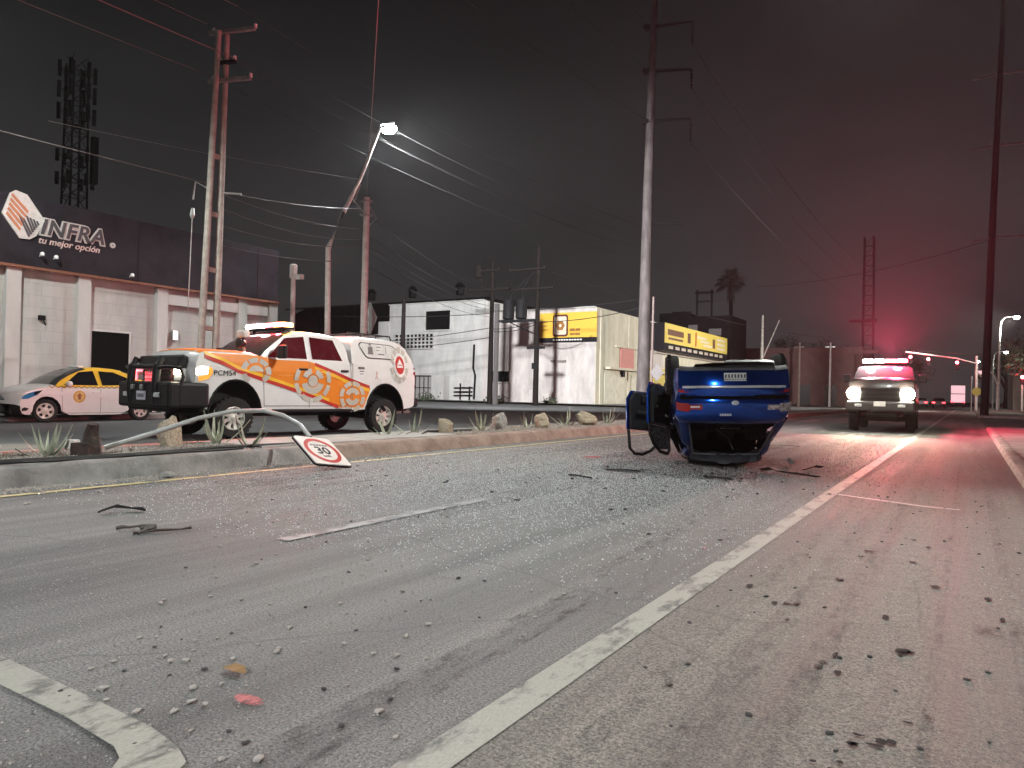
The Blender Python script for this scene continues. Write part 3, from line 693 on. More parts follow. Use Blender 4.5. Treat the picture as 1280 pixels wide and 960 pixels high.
# ================================================================== TAXI
taxi = thing('taxi', 'white and yellow taxi saloon stopped behind the rescue pickup', 'taxi', (-21.36, 11.38, 0), -pi / 2)
TB, TG = sedan(taxi, WTAXI, YTAXI)
def parts_side(S, name, polys, m, root, sg=1, off=.006, step=.12):
    b = MB()
    for p in polys: S.decal(b, p, sg, off, step=step)
    return b.build(name, m, root)
for sg in (1, -1):
    parts_side(TG, 'side_window', [[(.86, .99), (.42, 1.345), (.02, 1.39), (-.06, .99)]], DARKGL, taxi, sg, step=.1)
    parts_side(TG, 'side_window', [[(-.17, .99), (-.13, 1.39), (-.55, 1.37), (-1.08, 1.16), (-1.2, 1.03)]], DARKGL, taxi, sg, step=.1)
    b = MB()
    for pts in ([(.90, .24), (.93, .95)], [(-.11, .2), (-.11, .98)], [(-.9, .4), (-1.08, .98)], [(-.85, .235), (.9, .235)]): TB.strip(b, pts, sg, .012)
    b.build('door_seam', D_DGREY, taxi)
    b = MB()
    for i in range(30):
        x = 1.25 - i * .076
        for j in range(2):
            TB.decal(b, [(x, .91 + .028 * j), (x - .038, .91 + .028 * j), (x - .038, .938 + .028 * j), (x, .938 + .028 * j)] if (i + j) % 2 else
                     [(x - .038, .91 + .028 * j), (x - .076, .91 + .028 * j), (x - .076, .938 + .028 * j), (x - .038, .938 + .028 * j)], sg, .006)
    b.build('chequered_band', mat('check_ochre', (.36, .20, .02), .5), taxi)
    for hx in (.02, -.98):
        b = MB(); b.box((hx, sg * .865, .80), (.20, .03, .032)); b.build('door_handle', WTAXI if hx > 0 else WTAXI, taxi, bevel=.008)
    m_ = MB(); m_.lathe([(.02, -.09), (.085, -.06), (.095, 0), (.085, .06), (.03, .09)], 12, Matrix.Translation((.80, sg * .95, 1.02)) @ Matrix.Rotation(pi / 2, 4, 'X') @ Matrix.Diagonal((.75, .85, 1.1, 1)))
    m_.build('wing_mirror', WTAXI, taxi, smooth=40)
    b = MB(); poly = [(2.12, .61), (2.02, .70), (1.84, .765), (1.62, .81), (1.40, .845), (1.56, .71), (1.84, .615)]
    TB.decal(b, poly, sg, .010, step=.06); hl = b.build('headlight', BLUELENS, taxi, smooth=60)
    b = MB(); TB.decal(b, [(1.64, .80), (1.40, .845), (1.53, .74), (1.66, .71)], sg, .013, step=.06); b.build('headlight_smoked_end', DARKGL, hl)
    b = MB(); TB.decal(b, [(2.09, .36), (1.98, .40), (1.80, .37), (1.88, .31), (2.08, .30)], sg, .010, step=.06); b.build('fog_lamp_recess', TRIM, taxi)
    for x in (-1.3, 1.3): wheel(taxi, (x, sg * .745, .30), .30, .19, .205, sg, 6, steer=-.22 if x > 0 else 0)
b = MB()
for j in range(3): b.box((2.15 - .02 * j, 0, .60 + .05 * j), (.03, .9 - .2 * j, .03))
b.box((2.165, 0, .36), (.03, 1.0, .12)); b.build('grille', TRIM, taxi, bevel=.01)
b = MB(); TB.decal(b, ring_poly(.47, .68, .165, .165, 26), 1, .006, step=.08); rd = b.build('door_roundel', mat('roundel_gold', (.55, .32, .06), .5), taxi)
b = MB(); TB.decal(b, ring_poly(.47, .68, .12, .12, 22), 1, .009, step=.08); b.build('roundel_inner', mat('roundel_pale', (.66, .47, .18), .5), rd)
b = MB()
TB.decal(b, [(.47, .79), (.52, .70), (.50, .60), (.44, .60), (.42, .70)], 1, .012, step=.06); TB.decal(b, [(.40, .73), (.54, .73), (.54, .70), (.40, .70)], 1, .0125, step=.06)
b.build('roundel_figure', mat('roundel_brown', (.30, .10, .03), .5), rd)
b = MB(); b.box((.15, 0, 1.50), (.14, .55, .07)); b.build('roof_sign', WHITEP, taxi, bevel=.03)
b = MB(); b.tube([(.95, .55, .995), (.8, .1, 1.12)], .008, 4); b.tube([(.98, -.1, .99), (.85, -.5, 1.10)], .008, 4); b.build('wiper', TRIM, taxi)

# ================================================================== PICKUPS
def pk_W(x, z):
    w = .985 - .05 * max(0, .75 - z) + .012 * max(0, 1 - ((z - 1.32) / .10) ** 2) - .05 * max(0, z - 1.45)
    if z > 1.62: w = .972 - (z - 1.62) * .22
    t = max(0, x - 3.9); t2 = max(0, -.4 - x)
    return w * (1 - .06 * t * t - .05 * t2 * t2)
def pk_ex(x):
    t = max(0, (x - 4.15) / .62); t2 = max(0, (-.72 - x) / .25); return .20 * t ** 1.8 - .05 * t2
def pk_rows():
    ar = arch(0, .47, .56, .70); af = arch(3.75, .47, .56, .70)
    rows = [(-.97, 1.0, -.97, 1.0), (-.975, .80, -.975, 1.25), (-.96, .66, -.965, 1.5), (-.85, .62, -.95, 1.61), (-.70, .60, -.85, 1.63)]
    for i, (x, z) in enumerate(ar): rows.append((x, z if 0 < i < 8 else .58, -.72 + 1.3 * i / 8, 1.655))
    for x in (.8, .94, 1.3, 1.8, 2.3, 2.8): rows.append((x, .57, x, 1.655))
    for i, (x, z) in enumerate(af):
        tx = 3.05 + 1.2 * i / 8; rows.append((x, z if 0 < i < 8 else .58, tx, 1.655 + .085 * min(1, i / 2.5)))
    rows += [(4.42, .62, 4.45, 1.72), (4.55, .62, 4.60, 1.66), (4.66, .66, 4.69, 1.50), (4.72, .80, 4.735, 1.25), (4.74, 1.0, 4.74, 1.0)]
    return rows
def cab_rows():
    return [(1.02, 1.585, 1.02, 1.585), (1.10, 1.59, 1.06, 1.9), (1.25, 1.585, 1.12, 2.12), (1.4, 1.585, 1.25, 2.21), (1.7, 1.585, 1.65, 2.255), (2.1, 1.585, 2.1, 2.265), (2.4, 1.585, 2.4, 2.25),
            (2.7, 1.585, 2.62, 2.19), (2.95, 1.585, 2.85, 2.03), (3.15, 1.585, 3.10, 1.83), (3.34, 1.585, 3.34, 1.60)]
def top_rows():
    return [(-.93, 1.59, -.93, 1.59), (-.86, 1.59, -.82, 1.85), (-.7, 1.59, -.66, 2.08), (-.5, 1.59, -.5, 2.19), (-.2, 1.59, -.25, 2.235), (.3, 1.59, .3, 2.25), (.8, 1.59, .80, 2.25), (.90, 1.59, .90, 2.21), (.97, 1.59, .97, 2.0), (.975, 1.59, .975, 1.59)]
def pickup(root, paint, topper=True):
    S = Shell(pk_rows(), pk_W, pk_ex, .05, .04)
    b = MB(); S.sides(b, mi=0); S.top(b, mi=0); S.bottom(b, .52, mi=1); b.build('body', [paint, TRIM], root, smooth=38)
    Cb = Shell(cab_rows(), lambda x, z: pk_W(min(x, 3.6), z) - .006, lambda x: 0, .03, .045)
    b = MB(); Cb.sides(b); Cb.top(b, 0, 14); b.build('cab', paint, root, smooth=38)
    g = MB(); Cb.top(g, 12, None, us=(-1, -.9, -.6, -.3, 0, .3, .6, .9, 1), off=.003); g.build('windscreen', WSGLASS, root, smooth=60)
    T = None
    if topper:
        T = Shell(top_rows(), lambda x, z: pk_W(x, 1.60) - (z - 1.6) * .14, lambda x: 0, .03, .05)
        b = MB(); T.sides(b); T.top(b); b.build('topper', paint, root, smooth=38)
    for x in (0, 3.75):
        for sg in (-1, 1): wheel(root, (x, sg * .84, .415), .415, .27, .235, sg, 8 if x else 8)
    b = MB(); b.box((1.9, 0, .52), (4.6, .9, .18)); b.box((0, 0, .42), (.16, 1.4, .16)); b.box((3.75, 0, .42), (.16, 1.4, .16)); b.build('chassis', TRIM, root)
    return S, Cb, T
tl_dir = Vector((-.144, -.9896, 0)); left = Vector((.9896, -.144, 0))
tr0 = Vector((-11.79, 13.36, 0)) - left * 1.05
resc = thing('rescue_pickup', 'white rescue pickup with orange livery and red beacon behind the median', 'pickup truck', tr0, math.atan2(tl_dir.y, tl_dir.x))
resc.scale = (1.02, 1.08, 1.0)
PS, PC, PT = pickup(resc, WTRUCK)
L1 = 1
for sg in (1, -1):
    RW = mat('window_red_glow', (.02, .008, .01), .1, emit=(1., .03, .06), estr=.055, scale=3, var=.6)  # dim red emission stands in for beacon light seen in the glass
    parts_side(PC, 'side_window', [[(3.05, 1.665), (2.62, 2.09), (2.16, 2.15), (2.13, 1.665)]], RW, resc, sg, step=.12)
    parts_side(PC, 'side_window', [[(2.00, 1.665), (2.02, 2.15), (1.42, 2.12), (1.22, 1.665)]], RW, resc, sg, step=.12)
    b = MB()
    for pts in ([(3.13, .66), (3.18, 1.62)], [(2.07, .62), (2.08, 1.62)], [(1.12, .62), (.98, .9), (1.02, 1.62)], [(.955, .6), (.955, 1.63)], [(1.12, .66), (3.13, .66)], [(.94, 1.60), (.93, 1.60)]): PS.strip(b, pts, sg, .014, .010)
    b.build('door_seam', D_DGREY, resc)
    for hx in (2.24, 1.18):
        b = MB(); b.box((hx, sg * 1.005, 1.44), (.20, .03, .045)); b.build('door_handle', TRIM, resc, bevel=.01)
    b = MB(); b.box((2.86, sg * 1.16, 1.78), (.10, .24, .28)); b.box((2.88, sg * 1.02, 1.70), (.06, .12, .06)); b.build('wing_mirror', TRIM, resc, bevel=.03)
    b = MB(); b.box((-.90, sg * .93, 1.30), (.10, .08, .40)); b.build('tail_light', REDLENS, resc, bevel=.02)
    for cx in (0, 3.75):                       # black wheel-arch lips
        b = MB(); b.tube([PS.P(x, z, sg, 0) + Vector((0, sg * .004, 0)) for x, z in arch(cx, .47, .565, .705, 15)], .022, 6); b.build('arch_lip', TRIM, resc, smooth=60)
    b = MB(); b.box((1.95, sg * .93, .56), (2.0, .14, .07)); b.build('side_step', TRIM, resc, bevel=.02)
b = MB(); b.box((-1.03, 0, .74), (.16, 1.85, .22)); b.build('rear_bumper', TRIM, resc, bevel=.04)
# livery on the near (left) side, flat print following the panels; coordinates x forward from the rear axle
def dec(name, polys, m, off=.007, S=PS, parent=resc, step=.15):
    b = MB()
    for p in polys: S.decal(b, p, 1, off, step=step)
    return b.build(name, m, parent)
LO = [(4.42, 1.60), (4.02, 1.48), (3.72, 1.335), (3.2, 1.19), (2.69, 1.05), (2.14, .89), (1.57, .70), (1.32, .625)]
UP = [(3.65, 1.69), (3.25, 1.68), (2.95, 1.62), (2.1, 1.62), (1.95, 1.58), (1.42, 1.41), (.97, 1.25), (.47, 1.11)]
def band(pts, d0, d1): return [(x, z + d0) for x, z in pts] + [(x, z + d1) for x, z in pts[::-1]]
liv = dec('orange_band', [[(4.42, 1.675), (4.44, 1.58)] + LO[1:] + [(.63, .625), (.56, .80), (.45, 1.04), (.47, 1.11)] + UP[::-1][1:] + [(4.2, 1.69)]], D_ORANGE)
dec('yellow_stripe', [band(LO[:-1], .055, .12), band(UP[4:], -.13, -.055)], D_YELL, .010, parent=liv)
dec('red_stripe', [band(LO, -.02, .055), band(UP[4:], -.055, .02)], D_RED, .012, parent=liv)
def gear(cx, cz, r0, parts, name='grey_emblem', sx=1.0):
    b = MB()
    for q0, q1, a0, a1 in parts:
        n = max(3, int((a1 - a0) / 14))
        P0 = [(cx + sx * r0 * q0 * cos(radians(a0 + (a1 - a0) * i / n)), cz + r0 * q0 * sin(radians(a0 + (a1 - a0) * i / n))) for i in range(n + 1)]
        P1 = [(cx + sx * r0 * q1 * cos(radians(a0 + (a1 - a0) * i / n)), cz + r0 * q1 * sin(radians(a0 + (a1 - a0) * i / n))) for i in range(n + 1)]
        PS.decal(b, P0 + P1[::-1], 1, .016, step=.2)
    return b.build(name, D_GREY, liv)
ringp = [(.78, 1.0, a, a + 34) for a in range(150, 400, 42)]
gear(2.0, 1.20, .46, ringp + [(.30, .62, 195, 345), (.0, .26, 0, 359), (.34, .60, 20, 80), (.34, .6, 110, 165)])
gear(.95, .87, .35, [(.72, 1.0, a, a + 36) for a in range(0, 360, 45)] + [(.25, .58, 20, 160), (.25, .58, 200, 340)])
gear(3.33, 1.36, .27, [(.66, 1.0, a, a + 40) for a in range(10, 190, 48)] + [(.0, .45, 0, 180), (.66, 1, 200, 235), (.66, 1., 300, 345)], sx=1.25)
PM = frame((4.12, 1.004, 1.24), (-1, 0, 0), (0, 0, 1))
text('unit_lettering', 'PCM54', .145, D_BLACK, frame((4.22, 1.012, 1.255), (-1, 0, 0), (0, 0, 1)), resc, .004, off=.0, sx=1.0, space=1.08)
b = MB()
for i in range(5): PS.decal(b, [(2.78 - i * .06, 1.02), (2.745 - i * .06, 1.02), (2.74 - i * .06, 1.05), (2.775 - i * .06, 1.05)], 1, .008)
b.build('door_badge', CHROME, resc)
# topper side window with its print, and the round emblem
win = [(.74, 2.10), (.76, 2.06), (.58, 1.80), (.50, 1.76), (-.46, 1.76), (-.50, 1.80), (-.42, 1.98), (-.24, 2.09), (-.15, 2.11), (.70, 2.13)]
tw = dec('topper_window_frame', [win], TRIM, .006, PT, step=.12)
cxw = sum(a for a, _ in win) / len(win); czw = sum(c for _, c in win) / len(win)
dec('topper_window', [[(cxw + (a - cxw) * .955, czw + (c - czw) * .90) for a, c in win]], mat('window_white_film', (.66, .66, .64), .3), .010, PT, tw, .12)
dec('shield_print', [[(.50, 2.02), (.42, 2.06), (.36, 2.02), (.36, 1.90), (.34, 1.86), (.52, 1.86), (.50, 1.90)], [(.47, 2.10), (.40, 2.10), (.39, 2.07), (.48, 2.07)]], D_DGREY, .013, PT, tw)
dec('print_lines', [[(.26, 2.05), (.12, 2.05), (.12, 2.03), (.26, 2.03)], [(.26, 1.97), (.16, 1.97), (.16, 1.955), (.26, 1.955)], [(.22, 1.885), (.03, 1.885), (.03, 1.855), (.22, 1.855)], [(-.02, 2.06), (-.035, 2.06), (-.035, 1.88), (-.02, 1.88)]], D_DGREY, .013, PT, tw)
def emb(name, polys, m, off):      # prints that run over topper and bed side alike
    b = MB()
    for p in polys:
        hi = [(x, z) for x, z in p]
        PS.decal(b, hi, 1, off, step=.09) if max(z for _, z in p) < 1.63 else PT.decal(b, hi, 1, off, step=.09)
    return b.build(name, m, resc)
def sector(cx, cz, r0, r1, a0, a1, sx=1., n=6):
    A = [radians(a0 + (a1 - a0) * i / n) for i in range(n + 1)]
    return [(cx + sx * r0 * cos(t), cz + r0 * sin(t)) for t in A] + [(cx + sx * r1 * cos(t), cz + r1 * sin(t)) for t in A[::-1]]
ex_, ez_ = -.42, 1.64
emb('emblem_ring', [sector(ex_, ez_, .30, .44, a, a + 26, .62) for a in (8, 42, 76, 110, 144)] + [sector(ex_, ez_, .30, .44, a, a + 26, .62) for a in (190, 224, 258, 292, 324)], D_GREY, .016)
emb('emblem_disc', [sector(ex_, ez_, .0, .29, 1, 179, .62, 12), sector(ex_, ez_, .0, .29, 181, 359, .62, 12)], WHITEP, .019)
emb('emblem_red_disc', [sector(ex_, ez_, .0, .22, 1, 179, .62, 12), sector(ex_, ez_, .0, .22, 181, 359, .62, 12)], D_RED, .023)
emb('emblem_triangle', [[(ex_, ez_ + .15), (ex_ + .085, ez_ + .01), (ex_ - .085, ez_ + .01)], [(ex_ - .085, ez_ - .01), (ex_ + .085, ez_ - .01), (ex_ + .10, ez_ - .06), (ex_ - .10, ez_ - .06)]], WHITEP, .027)
dec('bed_print', [[(.80, 1.555), (.62, 1.555), (.62, 1.50), (.80, 1.50)], [(.76, 1.46), (.64, 1.46), (.64, 1.44), (.76, 1.44)], [(.76, 1.40), (.66, 1.40), (.66, 1.385), (.76, 1.385)]], D_DGREY, .008)
dec('ribbon_print', [[(.30, 1.44), (.27, 1.48), (.23, 1.44), (.26, 1.36), (.22, 1.28), (.25, 1.27), (.28, 1.33), (.31, 1.27), (.33, 1.28), (.29, 1.37)]], SPINK, .008)
# front: hood stripe, grille guard, headlights, plate
b = MB()
us = [-.97, -.9, -.6, -.3, 0, .3, .6, .9, .97]
rows_ = [r_ for r_ in PS.rows if 3.3 < r_[2] < 4.58 and r_[3] > 1.62]
vs = [PS.P(r_[2], r_[3], u, PS.dz(u)) + Vector((0, 0, .006)) for r_ in rows_ for u in us]
k = len(us); b.add(vs, [(i * k + j, i * k + j + 1, (i + 1) * k + j + 1, (i + 1) * k + j)[::-1] for i in range(len(rows_) - 1) for j in range(k - 1)])
b.build('hood_orange_print', D_ORANGE, resc, smooth=60)
b = MB(); b.box((4.70, 0, 1.50), (.16, 1.66, .26), ry=-.25); b.build('hood_shield', TRIM, resc, bevel=.05)
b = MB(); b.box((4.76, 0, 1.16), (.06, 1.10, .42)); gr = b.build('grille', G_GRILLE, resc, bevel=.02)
b = MB()
for j in range(5): b.box((4.80, 0, 1.0 + j * .08), (.03, 1.06, .018))
b.box((4.81, 0, 1.17), (.03, .09, .40)); b.build('grille_bars', TRIM, gr)
b = MB(); b.box((4.80, -.30, 1.22), (.02, .30, .20)); b.build('grille_strobe', glow('strobe_deep_red', (1., .03, .05), 1.2), gr)
b = MB()
for i in range(6): b.box((4.835, -.26 + i * .09, 1.30), (.012, .05, .05))
b.build('grille_badge', CHROME, gr)
for sg in (1, -1):
    b = MB(); PS.decal(b, [(4.72, 1.40), (4.5, 1.445), (4.26, 1.43), (4.22, 1.30), (4.32, 1.15), (4.73, 1.09)], sg, .012, step=.08)
    b.box((4.74, sg * .76, 1.25), (.07, .30, .22)); hl = b.build('headlight', LENS, resc, smooth=50)
    if sg > 0:
        b = MB(); PS.decal(b, [(4.70, 1.38), (4.5, 1.42), (4.34, 1.405), (4.36, 1.28), (4.70, 1.26)], sg, .018, step=.08); b.box((4.79, sg * .76, 1.30), (.02, .22, .10)); b.build('headlight_beam', G_HEAD, hl)
    else:
        b = MB(); b.box((4.79, sg * .90, 1.25), (.02, .05, .22)); b.box((4.79, sg * .76, 1.33), (.02, .26, .03)); b.build('red_strobe', glow('strobe_red', (1., .10, .12), 5), hl)
    b = MB(); PS.decal(b, [(4.33, 1.41), (4.25, 1.40), (4.24, 1.29), (4.33, 1.18), (4.60, 1.13), (4.62, 1.22), (4.36, 1.26)], sg, .019, step=.08); b.build('indicator', mat('amber_lens', (.6, .22, .03), .2, emit=(1, .35, .05), estr=.8), hl)
b = MB(); b.box((4.90, 0, .86), (.34, 2.04, .50)); b.box((4.60, .97, .86), (.62, .12, .48)); b.box((4.60, -.97, .86), (.62, .12, .48)); b.box((4.86, 0, .62), (.22, 1.7, .14)); b.build('front_bumper', TRIM, resc, bevel=.06)
b = MB()
for sg in (1, -1):
    b.tube([(5.03, sg * .50, .70), (5.06, sg * .50, 1.0), (5.03, sg * .50, 1.42), (4.93, sg * .50, 1.56)], .075, 10)
    b.tube([(5.04, sg * .50, 1.36), (5.0, sg * .80, 1.40), (4.85, sg * 1.0, 1.36), (4.80, sg * 1.02, 1.2), (4.86, sg * 1.0, 1.0)], .034, 8)
b.tube([(5.03, -.5, 1.40), (5.03, .5, 1.40)], .045, 8); b.tube([(5.05, -.5, 1.08), (5.05, .5, 1.08)], .035, 8)
b.build('grille_guard', TRIM, resc, smooth=50)
b = MB(); b.box((5.085, .60, .86), (.05, .22, .10)); b.box((5.085, -.60, .86), (.05, .22, .10)); b.build('fog_lamp', LENS, resc, bevel=.02)
b = MB(); b.box((5.085, 0, .84), (.016, .34, .17)); npl = b.build('number_plate', mat('plate_pale', (.62, .62, .70), .4), resc)
b = MB()
for i in range(6): b.box((5.096, -.11 + i * .044, .84), (.006, .024, .07))
b.build('plate_marks', D_DGREY, npl)
b = MB()
for y in (-.18, .18): b.box((5.11, y - .1, 1.0), (.07, .08, .10))
b.build('tow_hook', STEEL, resc, bevel=.02)
b = MB(); b.tube([(3.42, .70, 1.60), (3.43, .72, 1.80), (3.45, .72, 1.86)], .028, 8); sp_ = b.build('spotlight_stalk', STEEL, resc)
b = MB(); b.lathe([(.04, -.10), (.085, -.06), (.10, .05), (.10, .07), (.085, .075)], 14, Matrix.Translation((3.46, .66, 1.92)) @ Matrix.Rotation(radians(80), 4, 'Y')); b.build('spotlight', TRIM, resc, smooth=40)
b = MB(); b.box((3.47, .74, 2.12), (.14, .26, .15), ry=.15); b.build('camera_box', WHITEP, resc, bevel=.03)
b = MB(); b.tube([(3.45, .72, 1.86), (3.47, .74, 2.06)], .022, 6); b.build('camera_post', TRIM, resc)
b = MB()
for y, x in ((.35, 3.28), (-.35, 3.28)): b.tube([(x + .03, y, 1.655), (x - .16, y - .55, 1.80)], .010, 4)
b.build('wiper', TRIM, resc)
b = MB(); b.box((3.43, 0, 1.63), (.20, 1.5, .03)); b.box((3.6, .45, 1.625), (.3, .18, .03)); b.build('cowl_vent', TRIM, resc, bevel=.01)
# roof beacon bar: a bar with red, white and amber lit modules
bar = MB(); bar.box((2.42, 0, 2.325), (.30, 1.42, .05)); bar.box((2.42, .55, 2.28), (.06, .05, .08)); bar.box((2.42, -.55, 2.28), (.06, .05, .08)); bar = bar.build('beacon_bar', TRIM, resc, bevel=.02)
for y0, y1, m_ in ((-.70, -.36, G_BWHITE), (-.34, -.02, G_BWHITE), (.02, .34, G_RED), (.36, .70, G_AMBER)):
    b = MB(); b.box((2.42, (y0 + y1) / 2, 2.39), (.26, y1 - y0, .10)); b.build('beacon_module', m_, bar, bevel=.03)
# topper roof rails
for y in (-.62, .62):
    b = MB(); b.tube([(.85, y, 2.27), (.82, y, 2.36), (-.42, y, 2.34), (-.46, y, 2.24)], .018, 6)
    for x in (.45, .0): b.tube([(x, y, 2.25), (x, y, 2.35)], .014, 6)
    b.build('roof_rail', TRIM, resc)
b = MB()
for x in (.6, .1, -.35): b.tube([(x, -.62, 2.35), (x, .62, 2.35)], .015, 6)
b.build('rack_crossbar', TRIM, resc)
b = MB(); b.tube([(.0, .98, .55), (.1, 1.0, .64)], .04, 6); b.build('mud_bracket', TRIM, resc)
def W2(o, p): return o.matrix_world @ Vector(p)
bpy.context.view_layer.update()
lamp('POINT', (2.42, .22, 2.62), 420, (1, .02, .05), resc, rad=.12, name='beacon_light')
lamp('SPOT', (2.42, .2, 2.60), 400, (1, .02, .05), resc, (-.35, .25, 1), 100, .9, .15, 'beacon_beam')
lamp('POINT', (2.42, -.45, 2.60), 160, (1, .72, .74), resc, rad=.12, name='beacon_light')
lamp('POINT', (2.42, .62, 2.58), 120, (1, .35, .06), resc, rad=.1, name='beacon_light')
lamp('SPOT', (5.3, .76, 1.28), 700, (1, .86, .62), resc, (1, 0, -.16), 70, .7, .06, 'headlight_light')

# oncoming pickup
onc = thing('oncoming_pickup', 'pickup with headlights and red beacon lit, facing the camera up the road', 'pickup truck', (-2.55, 31.2, 0), -pi / 2 + .03)
OS, OC, _ = pickup(onc, mat('oncoming_paint', (.045, .035, .035), .35, coat=.5), False)
for sg in (1, -1):
    parts_side(OC, 'side_window', [[(3.05, 1.665), (2.62, 2.09), (2.16, 2.15), (2.13, 1.665)]], DARKGL, onc, sg)
    parts_side(OC, 'side_window', [[(2.00, 1.665), (2.02, 2.15), (1.42, 2.12), (1.22, 1.665)]], DARKGL, onc, sg)
    b = MB(); b.box((2.86, sg * 1.16, 1.78), (.10, .24, .28)); b.box((2.88, sg * 1.02, 1.70), (.06, .12, .06)); b.build('wing_mirror', TRIM, onc, bevel=.03)
    b = MB(); b.box((4.74, sg * .78, 1.24), (.08, .32, .24)); hl = b.build('headlight', LENS, onc, bevel=.02)
    b = MB(); b.lathe([(.20, -.02), (.20, .03), (.12, .05)], 18, Matrix.Translation((4.785, sg * .78, 1.25)) @ Matrix.Rotation(pi / 2, 4, 'Y')); b.build('headlight_beam', G_HEAD2, hl)
    b = MB(); b.box((4.99, sg * .62, .86), (.04, .22, .09)); b.build('fog_lamp', LENS, onc, bevel=.02)
b = MB(); b.box((4.75, 0, 1.22), (.06, 1.18, .44)); gr = b.build('grille', TRIM, onc, bevel=.03)
b = MB()
for j in range(3): b.box((4.79, 0, 1.08 + j * .14), (.03, 1.14, .03))
b.build('grille_bars', DKSTEEL, gr)
b = MB(); b.box((4.84, 0, .84), (.26, 2.0, .32)); b.build('front_bumper', mat('bumper_grey', (.07, .065, .065), .4, metal=.5), onc, bevel=.06)
b = MB(); b.box((4.98, 0, .92), (.02, .34, .16)); b.build('number_plate', WHITEP, onc)
bar = MB(); bar.box((2.42, 0, 2.315), (.30, 1.42, .06)); bar = bar.build('beacon_bar', TRIM, onc, bevel=.02)
for y0, y1, m_ in ((-.70, -.36, G_BWHITE), (-.34, -.02, G_BWHITE), (.02, .34, G_RED), (.36, .70, G_RED)):
    b = MB(); b.box((2.42, (y0 + y1) / 2, 2.40), (.26, y1 - y0, .12)); b.build('beacon_module', m_, bar, bevel=.03)
lamp('SPOT', (2.5, .2, 2.62), 46000, (1, .06, .15), onc, (.9, 0, 1), 120, 1., .3, 'beacon_beam')
lamp('POINT', (2.42, .4, 2.75), 3000, (1, .05, .14), onc, rad=.15, name='beacon_light')
lamp('POINT', (2.60, -.5, 2.70), 600, (1, .70, .74), onc, rad=.15, name='beacon_light')
for sg in (1, -1): lamp('POINT', (5.6, sg * .80, 1.28), 8, (1, .82, .52), onc, rad=.12, name='headlight_glow')
for sg in (1, -1): lamp('SPOT', (4.95, sg * .78, 1.25), 900, (1, .74, .40), onc, (1, 0, .0), 60, 1., .08, 'headlight_light')

# ================================================================== BUILDINGS
# INFRA warehouse along the far pavement
inf = thing('warehouse', 'long pale warehouse with dark sheet fascia and INFRA lettering', 'building', (-27, 11, 0))
def O(p): return (p[0] + 27, p[1] - 11, p[2])       # world -> warehouse coordinates
b = MB(); b.box(O((-27.25, 1.5, 2.45)), (.5, 43, 4.9)); b.box(O((-33, 23.0 - .25, 2.45)), (11.0, .5, 4.9)); b.box(O((-33, 1.5, 4.75)), (11, 42.5, .2)); b.build('wall', W_INFRA, inf)
b = MB(); b.box(O((-27.15, 1.2, 6.07)), (.9, 43.4, 2.3)); b.box(O((-33, 22.62, 6.07)), (11, .5, 2.3)); b.build('fascia', FASCIA, inf, bevel=.02)
b = MB(); b.box(O((-26.72, 1.2, 4.87)), (.10, 43.5, .09)); b.build('orange_trim', ORANGE_TRIM, inf)
for i in range(14):                                   # fascia sheet joints, each sheet edge proud
    b = MB(); b.box((0, 0, 0), (.02, .05, 2.2)); b.build('fascia_seam', FASCIA, inf, loc=O((-26.69, -14 + i * 2.75, 6.07)))
for y in (-8.5, -4.4, -.4, 3.6, 7.8, 12.05, 14.35, 17.35, 21.1, 22.75):
    b = MB(); b.box((0, 0, 0), (.22, .45, 4.82)); b.build('pilaster', W_PIL, inf, bevel=.015, loc=O((-26.9, y, 2.41)))
b = MB(); b.box((0, 0, 0), (.14, 5.0, .42)); b.build('lintel_band', W_PIL, inf, bevel=.01, loc=O((-26.9, 19.95, 4.42)))
b = MB(); b.box((0, 0, 0), (.06, 1.42, 1.95)); wn = b.build('window', BLACK, inf, loc=O((-26.98, 15.40, 1.98)))
b = MB(); b.box((0, 0, 1.0), (.12, 1.56, .07)); b.box((0, 0, -1.0), (.14, 1.6, .07)); b.box((0, -.74, 0), (.12, .07, 1.93)); b.box((0, .74, 0), (.12, .07, 1.93)); b.build('window_frame', W_PIL, wn)
for y, z in ((13.0, 3.25), (10.9, 2.75)):
    b = MB(); b.box((0, 0, 0), (.14, .18, .16)); b.tube([(0, 0, .05), (.05, .1, -.25)], .02, 5); b.build('junction_box', DKSTEEL, inf, loc=O((-26.93, y, z)))
b = MB(); b.box((0, 0, 0), (.12, .22, .40)); wl = b.build('wall_lamp', STEEL, inf, bevel=.02, loc=O((-26.92, 17.95, 3.02)))
b = MB(); b.box((.075, 0, 0), (.03, .17, .34)); b.build('lamp_glass', G_WALL, wl, bevel=.01)
for y, z in ((12.75, 5.30), (13.2, 5.27), (15.9, 5.05)):
    b = MB(); b.tube([(0, 0, 0), (.25, 0, .02)], .02, 5); b.lathe([(.03, 0), (.07, .10), (.075, .12)], 10, Matrix.Translation((.27, 0, 0)) @ Matrix.Rotation(radians(-60), 4, 'Y')); b.build('sign_floodlight', WHITEP, inf, loc=O((-26.68, y, z)))
